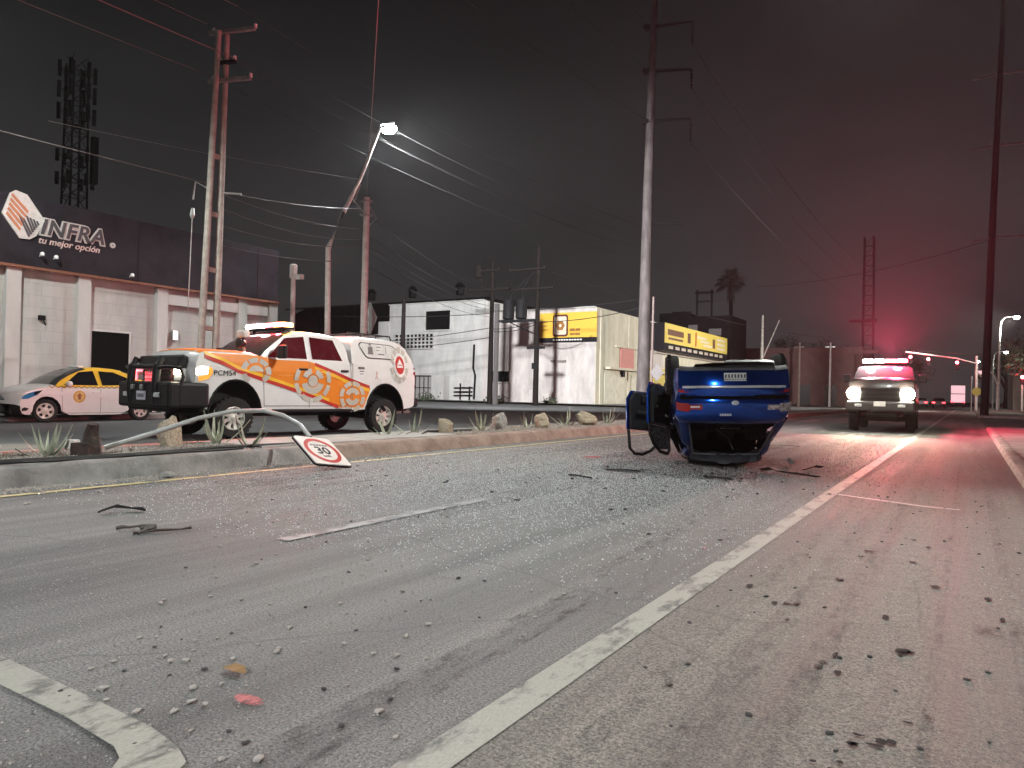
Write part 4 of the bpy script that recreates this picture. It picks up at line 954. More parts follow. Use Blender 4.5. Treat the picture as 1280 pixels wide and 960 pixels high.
# the INFRA sign
sg_ = thing('warehouse_sign', 'large INFRA lettering with striped cube emblem on the dark fascia', 'sign', (-26.68, 13.2, 6.2))
def SM_(y, z, d=0): return frame((d, y - 13.2, z - 6.2), (0, 1, 0), (0, 0, 1))
b = MB()
hexo = [(11.56, 6.50), (11.78, 7.20), (11.95, 7.33), (12.30, 7.26), (12.80, 6.60), (12.86, 6.50), (12.62, 5.95), (12.42, 5.80), (12.10, 5.78)]
b.prism([(y - 13.2, z - 6.2) for y, z in hexo], frame((0, 0, 0), (0, 1, 0), (0, 0, 1)), .05); b.build('emblem_plate', CREAMP if False else mat('sign_offwhite', (.60, .57, .54), .5), sg_)
b = MB()
for i in range(5):
    a = i / 5; y0 = 11.64 + .035 * i; z0 = 6.50 + .155 * i
    q = [(y0 + .03, z0), (y0 + .07, z0 + .085), (y0 + .49 + .02 * i, z0 - .42 + .36 * .0 + .02), (y0 + .45 + .02 * i, z0 - .50 + .02)]
    b.prism([(y - 13.2, z - 6.2) for y, z in q], frame((.052, 0, 0), (0, 1, 0), (0, 0, 1)), .02)
b.build('emblem_orange_stripe', SORANGE, sg_)
b = MB()
for i in range(6):
    q = [(12.05 + .105 * i, 6.62 - .035 * i - .12 * (i < 2)), (12.11 + .105 * i, 6.62 - .035 * i - .12 * (i < 2)), (12.42 + .055 * i, 5.90 + .085 * i), (12.36 + .055 * i, 5.86 + .085 * i)]
    b.prism([(y - 13.2, z - 6.2) for y, z in q], frame((.052, 0, 0), (0, 1, 0), (0, 0, 1)), .02)
b.build('emblem_grey_stripe', SDGREY, sg_)
text('lettering_backing', 'INFRA', .74, MATS['sign_offwhite'], SM_(12.72, 6.06, .0), sg_, .018, off=.06, shear=.22, sx=1.0, space=1.08)
text('lettering', 'INFRA', .74, SDGREY, SM_(12.72, 6.06, .03), sg_, .018, off=.014, shear=.22, sx=1.0, space=1.08)
text('slogan_lettering', 'tu mejor opción', .31, SPINK, SM_(12.68, 5.74, .01), sg_, .012, off=.004, shear=.25, sx=1.02)
b = MB(); annulus(b, SM_(15.22, 6.10, .0), 0, 0, .03, .10, n=16, h=.04); b.build('trademark_ring', MATS['sign_offwhite'], sg_)

# corner building: front faces us, its long side runs up the avenue
cb = thing('corner_building', 'white plastered corner building with yellow billboard and flat roof', 'building', (-28, 59.2, 0))
def Q(p): return (p[0] + 28, p[1] - 59.2, p[2])
b = MB(); b.box(Q((-33.95, 59.45, 4.35)), (11.9, .5, 8.7)); b.box(Q((-28.25, 68.0, 4.35)), (.5, 16.6, 8.7)); b.box(Q((-34, 68, 8.45)), (11.4, 16.5, .2)); fw = b.build('front_wall', W_CORNER, cb)
b = MB(); b.box(Q((-27.96, 64.5, 4.37)), (.09, 10.6, 8.66)); b.build('side_wall', W_CREAM, cb)
b = MB(); b.box(Q((-45.9, 59.55, 4.95)), (12.0, .5, 9.9)); b.box(Q((-45.9, 66, 9.7)), (12, 12.6, .2)); b.box(Q((-39.95, 66, 4.9)), (.4, 12.8, 9.9)); b.build('tall_wall', W_BLOCK, cb)
b = MB(); b.box(Q((-58.5, 59.6, 3.45)), (13.2, .5, 6.9)); b.box(Q((-52.6, 59.5, 4.1)), (1.4, .7, 8.2)); b.build('yard_wall', W_BLOCK, cb)
b = MB(); b.box(Q((-33.95, 59.15, 8.72)), (11.9, .24, .10)); b.box(Q((-45.9, 59.26, 9.92)), (12.05, .26, .10)); b.build('parapet_cap', W_PIL, cb)
b = MB(); b.box(Q((-27.86, 68.2, 5.50)), (.25, 9.8, .14)); b.box(Q((-27.80, 70.0, 3.42)), (.7, 17.5, .22)); b.build('canopy_ledge', W_CREAM, cb, bevel=.02)
# window openings
def opening(par, x0, x1, z0, z1, m, name='window', dep_=.18, y=59.2):
    b = MB(); b.box(((x0 + x1) / 2, 0, (z0 + z1) / 2), (x1 - x0, .04, z1 - z0)); w = b.build(name, m, par, loc=Q((0, y - .03, 0)))
    f = MB(); t = .12
    f.box(((x0 + x1) / 2, -.06, z1 + t / 2), (x1 - x0 + 2 * t, dep_, t)); f.box(((x0 + x1) / 2, -.08, z0 - t / 2), (x1 - x0 + 2 * t, dep_ + .06, t))
    f.box((x0 - t / 2, -.06, (z0 + z1) / 2), (t, dep_, z1 - z0)); f.box((x1 + t / 2, -.06, (z0 + z1) / 2), (t, dep_, z1 - z0)); f.build('window_frame', W_BLOCK, w); return w
opening(cb, -47.0, -43.9, 7.15, 9.05, BLACK, y=59.3)
w = opening(cb, -39.0, -36.8, 2.0, 3.0, DWIN)
b = MB()
for i in (1, 2, 3): b.box((-39.0 + i * .55, -.06, 2.5), (.05, .05, 1.0))
b.build('window_bars', DKSTEEL, w)
w = opening(cb, -51.0, -46.0, 5.35, 6.75, BLACK, 'vent_window', y=59.3)
for i in range(9):
    b = MB(); b.box((0, 0, 0), (.14, .12, 1.4)); b.build('vent_bar', W_BLOCK, w, loc=(-50.5 + i * .5, -.05, 6.05))
for i in range(3):
    b = MB(); b.box((0, 0, 0), (5.0, .10, .13)); b.build('vent_bar', W_BLOCK, w, loc=(-48.5, -.055, 5.70 + i * .36))
b = MB(); b.box(Q((-47.6, 59.2, 1.35)), (3.6, .08, 2.4)); dr_ = b.build('gate', mat('gate_grey', (.34, .32, .31), .6), cb)
b = MB()
for i in range(7): b.box(Q((-49.2 + i * .55, 59.13, 1.35)), (.06, .06, 2.3))
b.box(Q((-47.6, 59.12, 2.5)), (3.7, .08, .10)); b.box(Q((-47.6, 59.12, 1.3)), (3.7, .08, .07)); b.build('gate_bars', DKSTEEL, dr_)
b = MB(); b.box(Q((-44.6, 58.7, 1.35)), (1.5, 1.0, 2.4)); b.build('meter_house', W_PIL, cb, bevel=.02)
b = MB()
for dz in (.6, .95, 1.35): b.tube([Q((-43.2, 59.1, dz)), Q((-41.0, 59.1, dz + .05))], .07, 6)
b.tube([Q((-42.4, 59.05, .2)), Q((-42.4, 59.05, 1.8))], .08, 6); b.tube([Q((-41.3, 59.05, .2)), Q((-41.3, 59.05, 1.5))], .08, 6); b.build('gas_pipes', DKSTEEL, cb)
b = MB(); b.box(Q((-31.6, 59.12, 3.95)), (1.5, .3, .16)); b.build('ledge', mat('ledge_grey', (.25, .22, .2), .8), cb)
b = MB(); b.tube([Q((-40.8, 59.1, .3)), Q((-40.7, 59.1, 2.6)), Q((-40.95, 59.1, 3.3)), Q((-40.9, 59.1, 5.6))], .10, 8); b.build('conduit', DKSTEEL, cb)
b = MB()
for x, z, w_, h_ in ((-34.9, .95, .35, .18), (-34.4, 1.1, .22, .4), (-34.0, .9, .35, .25), (-34.7, 1.35, .28, .12), (-33.7, 1.3, .22, .2)):
    annulus(b, frame(Q((x, 59.19, z)), (1, 0, 0), (0, 0, 1)), 0, 0, h_ * .7, h_ * .9, 0, 4.2, 10, .005, 1.2)
b.build('graffiti', mat('graffiti_grey', (.42, .40, .40), .8), cb)
# side wall pilaster strips, doors
for y in (60.2, 66.6):
    b = MB(); b.box((0, 0, 0), (.12, .5, 8.5)); b.build('pilaster', W_CREAM, cb, loc=Q((-27.88, y, 4.28)))
for y0, y1 in ((61.0, 65.6), (67.2, 70.0)):
    b = MB(); b.box((0, 0, 0), (.06, y1 - y0, 2.75)); b.build('shutter', mat('shutter_cream', (.60, .57, .46), .6, scale=2), cb, loc=Q((-27.88, (y0 + y1) / 2, 1.55)))
b = MB(); b.box((0, 0, 0), (.10, 3.2, 2.1)); b.build('red_panel', mat('faded_red_panel', (.55, .22, .19), .7), cb, loc=Q((-27.84, 66.0, 4.4)))
b = MB(); b.box((0, 0, 0), (.3, .5, .6)); b.build('meter_box', DKSTEEL, cb, loc=Q((-27.8, 64.9, 3.0)))
# front billboard
sgn = thing('yellow_billboard', 'yellow billboard with maroon square emblem on the white front wall', 'sign', Q((0, 0, 0)))
sgn.location = (-30.72, 59.14, 7.05)
FB = lambda d=0.: frame((0, -d, 0), (1, 0, 0), (0, 0, 1))
b = MB(); b.box((0, 0, .12), (5.75, .14, 2.30)); b.build('panel', YELLOW, sgn)
b = MB(); b.box((0, -.005, -1.20), (5.75, .15, .42)); b.build('black_strip', SBLACK, sgn)
def rrect(x0, x1, z0, z1, r, n=5):
    out = []
    for cx, cz, a0 in ((x1 - r, z1 - r, 0), (x0 + r, z1 - r, 90), (x0 + r, z0 + r, 180), (x1 - r, z0 + r, 270)):
        out += [(cx + r * cos(radians(a0 + 90 * i / n)), cz + r * sin(radians(a0 + 90 * i / n))) for i in range(n + 1)]
    return out
FP = frame((0, -.07, 0), (1, 0, 0), (0, 0, 1))
b = MB(); b.prism(rrect(-1.50, .05, -.90, 1.10, .25), FP, .02); em = b.build('emblem_square', MAROON, sgn)
b = MB(); b.prism(rrect(-1.34, -.11, -.72, .92, .16), frame((0, -.092, 0), (1, 0, 0), (0, 0, 1)), .01); b.build('emblem_field', CREAMP, em)
b = MB(); annulus(b, frame((-.72, -.104, .10), (1, 0, 0), (0, 0, 1)), 0, 0, .16, .47, n=6, h=.02, sx=1.0); b.build('emblem_ring', mat('sign_brown', (.30, .13, .03), .5), em)
b = MB()
for x, z, w_, h_ in ((.50, -.30, .5, .22), (1.05, -.30, .45, .22), (.50, -.70, .45, .2), (1.02, -.70, .5, .2)):
    b.box((x, -.075, z), (w_, .02, h_))
for i in range(3): b.box((-2.35, -.075, .45 - i * .35), (.6 - .1 * (i % 2), .02, .10))
b.build('small_print', MATS['sign_brown'], sgn)
b = MB()
for i in range(11): b.box((-1.35 + i * .27, -.085, -1.20), (.2, .02, .11))
b.build('strip_print', WHITEP, sgn)
# side billboard box on the cream wall
sg2 = thing('box_billboard', 'long yellow box billboard projecting from the cream side wall', 'sign', (-27.2, 84.4, 7.1))
lw = thing('shop_building', 'low cream shop building with long box billboard beside the corner building', 'building', (-28, 88, 0))
b = MB(); b.box((-.3, -1.5, 3.85), (.5, 26.0, 4.5)); b.box((-6, -1.5, 2.6), (.5, 27, 5.2)); b.box((-6, 11.4, 3.0), (12, .4, 6.0)); b.box((-3, -1.5, 6.0), (5.6, 26, .15)); b.box((-.3, 9.9, 7.2), (.6, 2.8, 2.4)); b.build('wall', W_CREAM, lw)
b = MB(); b.box((0, 6.0, 5.6), (.9, 42, .28)); b.build('canopy', mat('canopy_pale', (.62, .56, .50), .7), lw)
b = MB(); b.box((-.32, -1.5, .8), (.46, 26.0, 1.6)); b.build('lower_wall', mat('lower_wall_grey', (.30, .28, .24), .8), lw)
b = MB(); b.box((.0, -13.3, 2.2), (.10, 5.4, 3.3)); b.build('yellow_door', mat('mural_yellow', (.62, .50, .10), .6, scale=1.6, c2=(.40, .33, .10)), lw)
b = MB()
for z, yy, w_ in ((3.0, -13.8, 1.5), (2.1, -13.0, 1.2), (1.2, -14.0, 1.8)): b.box((.06, yy, z), (.02, w_, .4))
b.build('door_lettering_marks', MAROON, lw)
b = MB(); b.box((0, 0, 0), (1.1, 23.2, 2.9)); b.build('box', SBLACK, sg2)
b = MB(); b.box((.57, 0, .42), (.05, 23.0, 2.05)); yp = b.build('yellow_panel', YELLOW2, sg2)
b = MB(); b.box((.605, -8.2, .55), (.02, 5.0, .62)); b.box((.605, -8.2, -.10), (.02, 4.6, .22))
b.box((.605, -3.8, .35), (.02, 1.0, 1.1)); b.box((.605, 5.6, .35), (.02, .9, 1.1)); b.build('dark_print', mat('print_brown', (.16, .07, .04), .5), yp)
b = MB()
for i in range(3): b.box((.605, .8 + i * 1.2, .7 - .4 * i), (.02, 3.6, .24))
for i in range(3): b.box((.605, 8.6, .95 - i * .55), (.02, 3.4, .3))
b.build('pale_print', CREAMP, yp)
b = MB(); b.box((.607, -1.4, .4), (.02, .35, 1.6)); b.build('red_print', D_RED, yp)
b = MB()
for i in range(10): b.box((.56, -9.6 + i * 2.05, -1.02), (.03, 1.3, .32))
b.build('strip_print', mat('print_cream', (.55, .48, .40), .5), sg2)
# dark roofs behind
dk = thing('dark_roof_shed', 'dark sheet-roofed shed rising behind the white buildings', 'building', (-58, 78, 0))
b = MB(); fa = [(-30, 0), (-30, 11.9), (-27, 12.9), (6.4, 12.9), (11.8, 10.6), (14.5, 10.3), (14.5, 0)]
b.prism(fa, frame((0, 0, 0), (1, 0, 0), (0, 0, 1)), -16); b.build('wall', DARKROOF, dk)
b = MB()
for i in range(12): b.box((-24 + i * 2.6, -.06, 6.4), (.08, .1, 12.6))
b.box((-12, -.1, 12.95), (38, .3, .18)); b.build('roof_flashing', DKSTEEL, dk)
b = MB()
for x in (-10, -3, 4.5): b.lathe([(.5, 0), (.5, .9), (.7, 1.0), (.25, 1.5)], 10, Matrix.Translation((x, -4, 12.9)))
b.build('roof_vent', DKSTEEL, dk)
d2 = thing('dark_block', 'dark flat block with steel roof frame behind the shop signs', 'building', (-31, 102, 0))
b = MB(); b.box((0, 0, 5.9), (8.5, 8, 11.8)); b.box((-2.4, -4.1, 12.1), (2.6, .4, .8)); b.box((-4, 0, 11), (4, 6, 3)); b.build('wall', DARKROOF, d2)
b = MB()
for x in (-.4, 1.6): b.box((x, -3.8, 13.6), (.22, .22, 3.6))
b.box((.6, -3.8, 15.0), (2.5, .22, .35)); b.box((.6, -3.8, 13.8), (2.4, .16, .2)); b.build('roof_frame', DKSTEEL, d2)
for c_, d_ in (((2.2, -4.12, 9.6), (1.6, .3, .9)), ((-.8, -4.12, 10.1), (1.2, .3, 1.1))):
    b = MB(); b.box(c_, d_); b.build('air_unit', mat('air_unit_grey', (.22, .20, .20), .7), d2)
fb = thing('far_warehouse', 'long low reddish warehouse far behind the overturned car', 'building', (-20, 122, 0))
b = MB(); b.box((-3, 0, 4.3), (20, 10, 8.6)); b.box((2, -5.1, 7.9), (14, .3, .5)); b.build('wall', mat('brick_red_wall', (.22, .12, .11), .9, scale=.8), fb)
for i in range(5):
    b = MB(); b.box((0, 0, 0), (1.6, .12, 3.0)); b.build('door', DWIN, fb, loc=(-8 + i * 3.6, -5.05, 1.5))
rb = thing('roadside_building', 'dim low building with pale shopfront at the far right kerb', 'building', (9.5, 112, 0))
b = MB(); b.box((0, 0, 3.2), (10, 14, 6.4)); b.box((0, -7.05, 6.2), (10.1, .3, .5)); b.build('wall', mat('roadside_wall', (.26, .24, .21), .9, scale=.8), rb)
for i in range(3):
    b = MB(); b.box((0, 0, 0), (1.8, .12, 2.4)); b.build('window', DWIN, rb, loc=(-3 + i * 2.8, -7.02, 2.2))

# ================================================================== POLES, LAMPS, WIRES
# twin-post power pole
tp = thing('twin_post_power_pole', 'tall twin-post concrete power pole with crossarms by the warehouse', 'utility pole', (-22, 15.9, 0)); tp.rotation_euler = (radians(-1.3), 0, 0)
for dy in (-.29, .26):
    b = MB(); b.tube([(0, dy * 1.15, 0), (0, dy * .75, 9), (.02, dy * .6, 13.2)], [.13, .11, .09], 10); b.build('post', TWINPOLE, tp, smooth=50)
for z in (3.0, 5.0, 6.9, 8.9):
    b = MB(); b.box((0, 0, z), (.12, .52, .16)); b.build('brace', TWINPOLE, tp, bevel=.01)
def insul(mb, x, y, z): mb.lathe([(.05, 0), (.07, .05), (.04, .07), (.07, .12), (.03, .18)], 8, Matrix.Translation((x, y, z)))
for z, d0, d1 in ((11.55, -.5, 1.15), (13.25, -.55, 1.25), (12.2, -.25, .5)):
    b = MB(); b.box(((d0 + d1) / 2, .1, z), (d1 - d0, .12, .12), rz=.3); arm_ = b.build('crossarm', DKSTEEL if z == 12.2 else STEEL, tp)
    b = MB()
    for t in (d0 + .08, d1 - .08): insul(b, t * cos(.3), .1 + t * sin(.3), z + .06)
    b.build('insulator', WHITEP, arm_, smooth=40)
b = MB(); b.tube([(-.1, -.2, 7.75), (-.55, -.4, 8.0), (-.62, -.42, 7.4)], .03, 6); b.lathe([(.05, 0), (.09, .1), (.05, .35)], 8, Matrix.Translation((-.62, -.42, 6.75))); b.tube([(-.62, -.42, 6.75), (-.62, -.42, 3.6)], .018, 5)
b.tube([(.1, .25, 7.7), (.7, .5, 7.66)], .035, 6); b.build('fuse_cutout', STEEL, tp)
# the bent street lamp
sl = thing('bent_street_lamp', 'bent pale street lamp glowing white above the rescue pickup', 'street lamp', (-22, 21.4, 0))
b = MB(); b.tube([(0, .02, 0), (0, 0, 3.5), (0, -.06, 6.7), (0, .75, 8.3), (0, 1.66, 9.9)], [.14, .12, .11, .085, .075], 12); b.build('pole', PALEPOLE, sl, smooth=60)
b = MB(); b.tube([(0, 1.62, 9.8), (.03, 2.1, 10.9), (.1, 2.75, 12.4)], [.07, .06, .05], 10); b.build('lamp_arm', PALEPOLE, sl, smooth=60)
b = MB(); b.tube([(0, 1.7, 9.7), (-.1, 1.55, 9.2), (-.05, 1.4, 8.9)], .03, 6); b.tube([(0, 1.2, 9.0), (.3, 1.9, 8.3), (.1, 2.2, 8.9)], .018, 5); b.build('loose_cable', STEEL, sl)
b = MB(); b.box((.2, 3.05, 12.62), (.34, .75, .12), rx=.5); hd_ = b.build('lamp_head', STEEL, sl, bevel=.04)
b = MB(); b.lathe([(.36, .02), (.36, -.08), (.26, -.22), (.06, -.28)], 18, Matrix.Translation((.22, 3.12, 12.55))); b.build('lamp_glass', G_WHITE, hd_, smooth=60)
lamp('SPOT', (.25, 3.15, 12.35), 88000, (.94, .99, 1.), sl, (.45, .1, -1), 165, .5, .12, 'street_and_fill_light')
lamp('SPOT', (.27, 3.2, 12.36), 90000, (.96, .98, 1.), sl, (-.30, 1., -.20), 85, .8, .8, 'street_and_fill_light')  # second spot in this head, added to brighten the corner building
# plain concrete pole beside it, with the diamond sign
cp = thing('concrete_pole', 'plain pale concrete pole standing right of the bent street lamp', 'utility pole', (-21.5, 22.95, 0))
b = MB(); b.tube([(0, 0, 0), (0, .02, 9.05)], [.17, .125], 12); b.build('shaft', PALEPOLE, cp, smooth=60)
b = MB(); b.box((0, 0, 8.9), (.34, .34, .06)); b.box((0, 0, 8.3), (.36, .36, .05)); b.tube([(.1, 0, 8.8), (.35, .25, 8.2), (.1, .1, 7.9)], .015, 5); b.build('pole_band', STEEL, cp)
ds = thing('diamond_sign', 'diamond sign seen from behind on a thin post by the concrete pole', 'sign', (-21.95, 23.75, 0))
b = MB(); b.tube([(0, 0, 0), (0, 0, 4.75)], .035, 8); b.build('post', STEEL, ds)
b = MB(); s_ = .74; b.prism([(0, -s_), (s_, 0), (0, s_), (-s_, 0)], frame((.03, .06, 4.05), (.90, -.42, 0), (0, 0, 1)), .02); b.build('sign_plate', mat('sign_back', (.50, .50, .49), .5, metal=.3), ds)
# tall steel transmission pole
tt = thing('transmission_pole', 'very tall tapered steel transmission pole beyond the overturned car', 'utility pole', (-20.6, 51.9, 0))
b = MB(); b.tube([(0, 0, 0), (.1, .03, 16), (.35, .1, 33)], [.50, .36, .20], 16); b.build('shaft', TALLSTEEL, tt, smooth=60)
b = MB(); b.lathe([(1.2, 0), (1.15, .55), (.62, .75), (.6, .9)], 12); b.build('base_skirt', CONC, tt, smooth=40)
for z, zt, zb in ((21.4, 21.65, 19.9), (25.2, 25.35, 23.9), (28.5, 28.9, 27.2), (32.0, 32.3, 30.5)):
    b = MB(); b.tube([(.2, 0, z), (1.4, .75, (z + zt) / 2 + .05), (2.8, 1.45, zt)], [.16, .12, .08], 6); arm_ = b.build('crossarm', DKSTEEL, tt)
    b = MB(); b.tube([(2.8, 1.45, zt), (2.8, 1.45, zb)], .05, 6)
    for k in range(5): b.lathe([(.04, 0), (.14, .05), (.04, .10)], 8, Matrix.Translation((2.8, 1.45, zb + .25 + .25 * k)))
    b.build('insulator_string', DKSTEEL, arm_)
    b = MB(); b.box((-.1, -.1, z), (.5, .5, .3)); b.build('arm_collar', DKSTEEL, tt)
for z in (13.9, 12.9):
    b = MB(); b.tube([(.15, 0, z), (2.5, 1.3, z - .1)], .07, 6); b.build('lower_bracket', DKSTEEL, tt)
tn = thing('thin_post_sign', 'thin rusty post with small diamond sign right of the transmission pole', 'sign', (-18.25, 47.5, 0))
b = MB(); b.tube([(0, 0, 0), (.05, 0, 7.7)], [.09, .07], 8); b.build('post', mat('rusty_post', (.20, .15, .14), .8, scale=8), tn)
b = MB(); b.prism([(0, -.6), (.45, 0), (0, .6), (-.45, 0)], frame((.42, -.1, 2.55), (.85, .52, 0), (0, 0, 1)), -.03); b.build('sign_plate', mat('sign_back_dull', (.26, .25, .25), .6), tn)
# dark wooden poles in front of the corner building
def woodpole(px, py, h, label, arms):
    t = thing('wooden_pole', label, 'utility pole', (px, py, 0), 0, None)
    b = MB(); b.tube([(0, 0, 0), (.06, 0, h)], [.24, .15], 10); b.build('shaft', WOODPOLE, t, smooth=60)
    for z, x0, x1 in arms:
        b = MB(); b.box(((x0 + x1) / 2, -.2, z), (x1 - x0, .16, .16)); a_ = b.build('crossarm', WOODPOLE, t)
        b = MB()
        for k in range(3): insul(b, x0 + .1 + (x1 - x0 - .2) * k / 2, -.2, z + .08)
        b.build('insulator', DKSTEEL, a_)
    return t
w1 = woodpole(-34.15, 51.8, 12.0, 'dark wooden pole with one long crossarm before the white wall', [(9.6, -2.5, 1.9), (11.2, -1.1, .9)])
b = MB(); b.lathe([(.32, 0), (.34, .1), (.34, .9), (.25, 1.05)], 12, Matrix.Translation((-1.3, -.1, 10.7))); b.tube([(-1.3, -.1, 10.8), (-.9, 0, 9.8)], .05, 5); b.tube([(-1.2, -.1, 11.6), (0, 0, 11.6)], .05, 5); b.build('loose_drum', WOODPOLE, w1, smooth=40)
b = MB(); b.box((.5, .1, 4.2), (.32, .3, 8.4)); b.build('service_duct', mat('duct_grey', (.09, .08, .08), .7), w1)
w2 = woodpole(-29.9, 52.1, 12.9, 'dark wooden transformer pole left of the yellow billboard', [(11.1, -2.6, .8), (9.5, -2.6, 1.6)])
for x in (-2.5, -1.3):
    b = MB(); b.lathe([(.42, 0), (.48, .05), (.48, 1.5), (.40, 1.6)], 14, Matrix.Translation((x, -.35, 6.9 + .15))); b.lathe([(.06, 0), (.09, .1), (.04, .35)], 8, Matrix.Translation((x + .15, -.35, 8.6))); b.build('transformer', DKSTEEL, w2, smooth=40)
b = MB(); b.box((-1.6, -.3, 6.9), (3.4, .7, .18)); b.tube([(-2.5, -.3, 6.85), (-.1, -.1, 5.8)], .05, 5); b.build('transformer_shelf', DKSTEEL, w2)
b = MB(); b.box((0, -.1, 4.7), (1.6, .2, .22)); b.box((-.05, -.16, 3.2), (.5, .1, .5)); b.build('bracket', DKSTEEL, w2)
b = MB(); b.tube([(-.15, 0, 9.5), (-.6, -.1, 10.6), (-1.2, -.2, 9.6), (-1.3, -.35, 8.9)], .03, 5); b.tube([(-.2, 0, 10.9), (-1.4, -.1, 10.1), (-2.4, -.35, 8.9)], .03, 5); b.build('jumper_cable', DKSTEEL, w2)
w3 = woodpole(-39.1, 46.3, 8.4, 'short dark pole before the vent window of the white building', [])
w4 = thing('pole_stump', 'short stub pole with pale band above the pickup hood', 'utility pole', (-24.5, 21.8, 0))
b = MB(); b.tube([(0, 0, 0), (0, 0, 6.0)], [.12, .10], 10); b.build('shaft', PALEPOLE, w4, smooth=60)
b = MB(); b.lathe([(.16, 5.7), (.16, 6.25), (.1, 6.3)], 10); b.box((.25, .1, 5.75), (.35, .2, .2)); b.build('cap_box', PALEPOLE, w4)
# right-hand dark steel pole
rpole = thing('roadside_steel_pole', 'tall dark steel power pole at the right kerb beyond the side street', 'utility pole', (.95, 60.0, 0))
b = MB(); b.tube([(0, 0, 0), (.35, 0, 14), (.85, 0, 30)], [.26, .21, .15], 12); b.build('shaft', DKSTEEL, rpole, smooth=60)
for z, w_ in ((18.6, 2.6), (12.3, 2.4), (23.5, 2.6)):
    b = MB(); b.tube([(.4, 0, z), (.4 + w_, .6, z + .05)], .06, 6); b.tube([(.4, 0, z), (-.9, -.3, z - .25)], .05, 6); insul(b, .4 + w_ - .1, .6, z + .08); b.build('crossarm', STEEL, rpole)
# cell tower far behind the warehouse
ct = thing('cell_tower', 'dark lattice phone mast with antennas rising behind the warehouse', 'mast', (-98, 50.8, 0))
b = MB()
for dx, dy in ((-1, -1), (1, -1), (1, 1), (-1, 1)): b.tube([(dx * 1.25, dy * 1.25, 0), (dx * .9, dy * .9, 42)], .14, 5)
for i in range(20):
    z = 3 + i * 2
    for (a, c), (d, e_) in (((-1, -1), (1, -1)), ((1, -1), (1, 1)), ((1, 1), (-1, 1)), ((-1, 1), (-1, -1))):
        k = 1.25 - .35 * z / 42; b.tube([(a * k, c * k, z), (d * k, e_ * k, z + 2)], .06, 4, cap=False); b.tube([(a * k, c * k, z), (d * k, e_ * k, z)], .06, 4, cap=False)
b.build('lattice', DARKROOF, ct)
rn = random.Random(3)
for z in (41, 38.4, 35.6, 30, 27):
    for k in range(6):
        a = k * pi / 3 + .2; b = MB(); b.tube([(0.8 * cos(a), .8 * sin(a), z), (1.9 * cos(a), 1.9 * sin(a), z)], .06, 4); b.box((2.0 * cos(a), 2.0 * sin(a), z), (.35, .35, 2.1 if z > 33 else 1.6)); b.build('antenna', DARKROOF, ct)
b = MB(); b.lathe([(1.1, -.05), (1.1, .05)], 6, Matrix.Translation((0, 0, 34.0))); b.box((2.2, 1.2, 29.6), (.7, .7, 6.0)); b.build('platform', DARKROOF, ct)
lt = thing('lattice_tower', 'distant lattice pylon standing in the red glow up the road', 'mast', (-17.4, 165, 0))
b = MB()
for dx in (-1, 1):
    for dy in (-1, 1): b.tube([(dx * 1.0, dy, 0), (dx * .85, dy, 34)], .12, 4)
for i in range(17):
    b.tube([(-.95, -1, 2 * i), (.95, -1, 2 * i)], .09, 4); b.tube([(-.95, -1, 2 * i), (.95, -1, 2 * i + 2)], .05, 4)
b.build('lattice', DKSTEEL, lt)
b = MB(); b.box((-1.0, 0, 17.0), (5, 1.5, .5)); b.build('platform', DKSTEEL, lt)
# far poles
for i, (x, y, h, lab) in enumerate(((-22.6, 97.5, 11.6, 'pale far pole with a diagonal stay above the overturned car'), (-18.5, 100, 8.2, 'thin pale far pole nearest right of the stayed pole'),
                                    (-15.15, 102.3, 8.3, 'thin pale far pole just left of the oncoming pickup'))):
    t = thing('far_pole', lab, 'utility pole', (x, y, 0))
    b = MB(); b.tube([(0, 0, 0), (.05, 0, h)], [.26 if i == 0 else .16, .12 if i == 0 else .1], 8); b.build('shaft', PALEPOLE, t, smooth=60)
    if i == 0:
        b = MB(); b.tube([(.2, 0, 6.2), (1.9, 1.0, 11.0)], .06, 6); b.build('stay', PALEPOLE, t)
    else:
        b = MB(); b.box((0, 0, h - .6), (1.2, .1, .1)); b.build('crossarm', STEEL, t)
# street lamps
def street_lamp(loc, rz, h, label, power, col=(.94, 1., .92), arm=2.2, g=None, aim=(.12, 0, -1), soft=.12, cone=160):
    t = thing('street_lamp', label, 'street lamp', loc, rz, g)
    b = MB(); b.tube([(0, 0, 0), (0, 0, h * .8), (.1, 0, h * .95), (arm * .4, 0, h), (arm, 0, h + .05)], [.12, .09, .07, .05, .045], 8); b.build('pole', PALEPOLE, t, smooth=60)
    b = MB(); b.box((arm + .25, 0, h + .05), (.75, .30, .11)); hh = b.build('lamp_head', STEEL, t, bevel=.03)
    b = MB(); b.lathe([(.26, .02), (.25, -.10), (.16, -.2), (.04, -.24)], 14, Matrix.Translation((arm + .3, 0, h))); b.build('lamp_glass', G_WHITE, hh, smooth=60)
    if power: lamp('SPOT', (arm + .3, 0, h - .18), power, col, t, aim, cone, .6, soft, 'street_and_fill_light')
    return t
street_lamp((1.9, -12, 0), pi, 9.5, 'added street lamp on the near pavement, unseen behind the viewer', 72000, (.96, .985, 1.), g='added street lamps along the near pavement')  # added lamp, unseen behind the camera, fills the near road with light
street_lamp((1.9, 14, 0), pi, 9.5, 'added street lamp on the near pavement, out of view beside the side lane', 30000, (.97, 1., .92), g='added street lamps along the near pavement')  # added out-of-view lamp that fills the side lane
street_lamp((-22.3, 6.6, 0), 0, 11, 'added street lamp, out of view on the far pavement in front of the warehouse', 24000, (.93, 1., .97), aim=(-.1, .15, -1))  # added out-of-view lamp that brightens the warehouse wall
street_lamp((2.62, 89, 0), 0, 9.6, 'brightest street lamp at the right edge beyond the side street', 16000, (.9, 1., .9), arm=1.1)
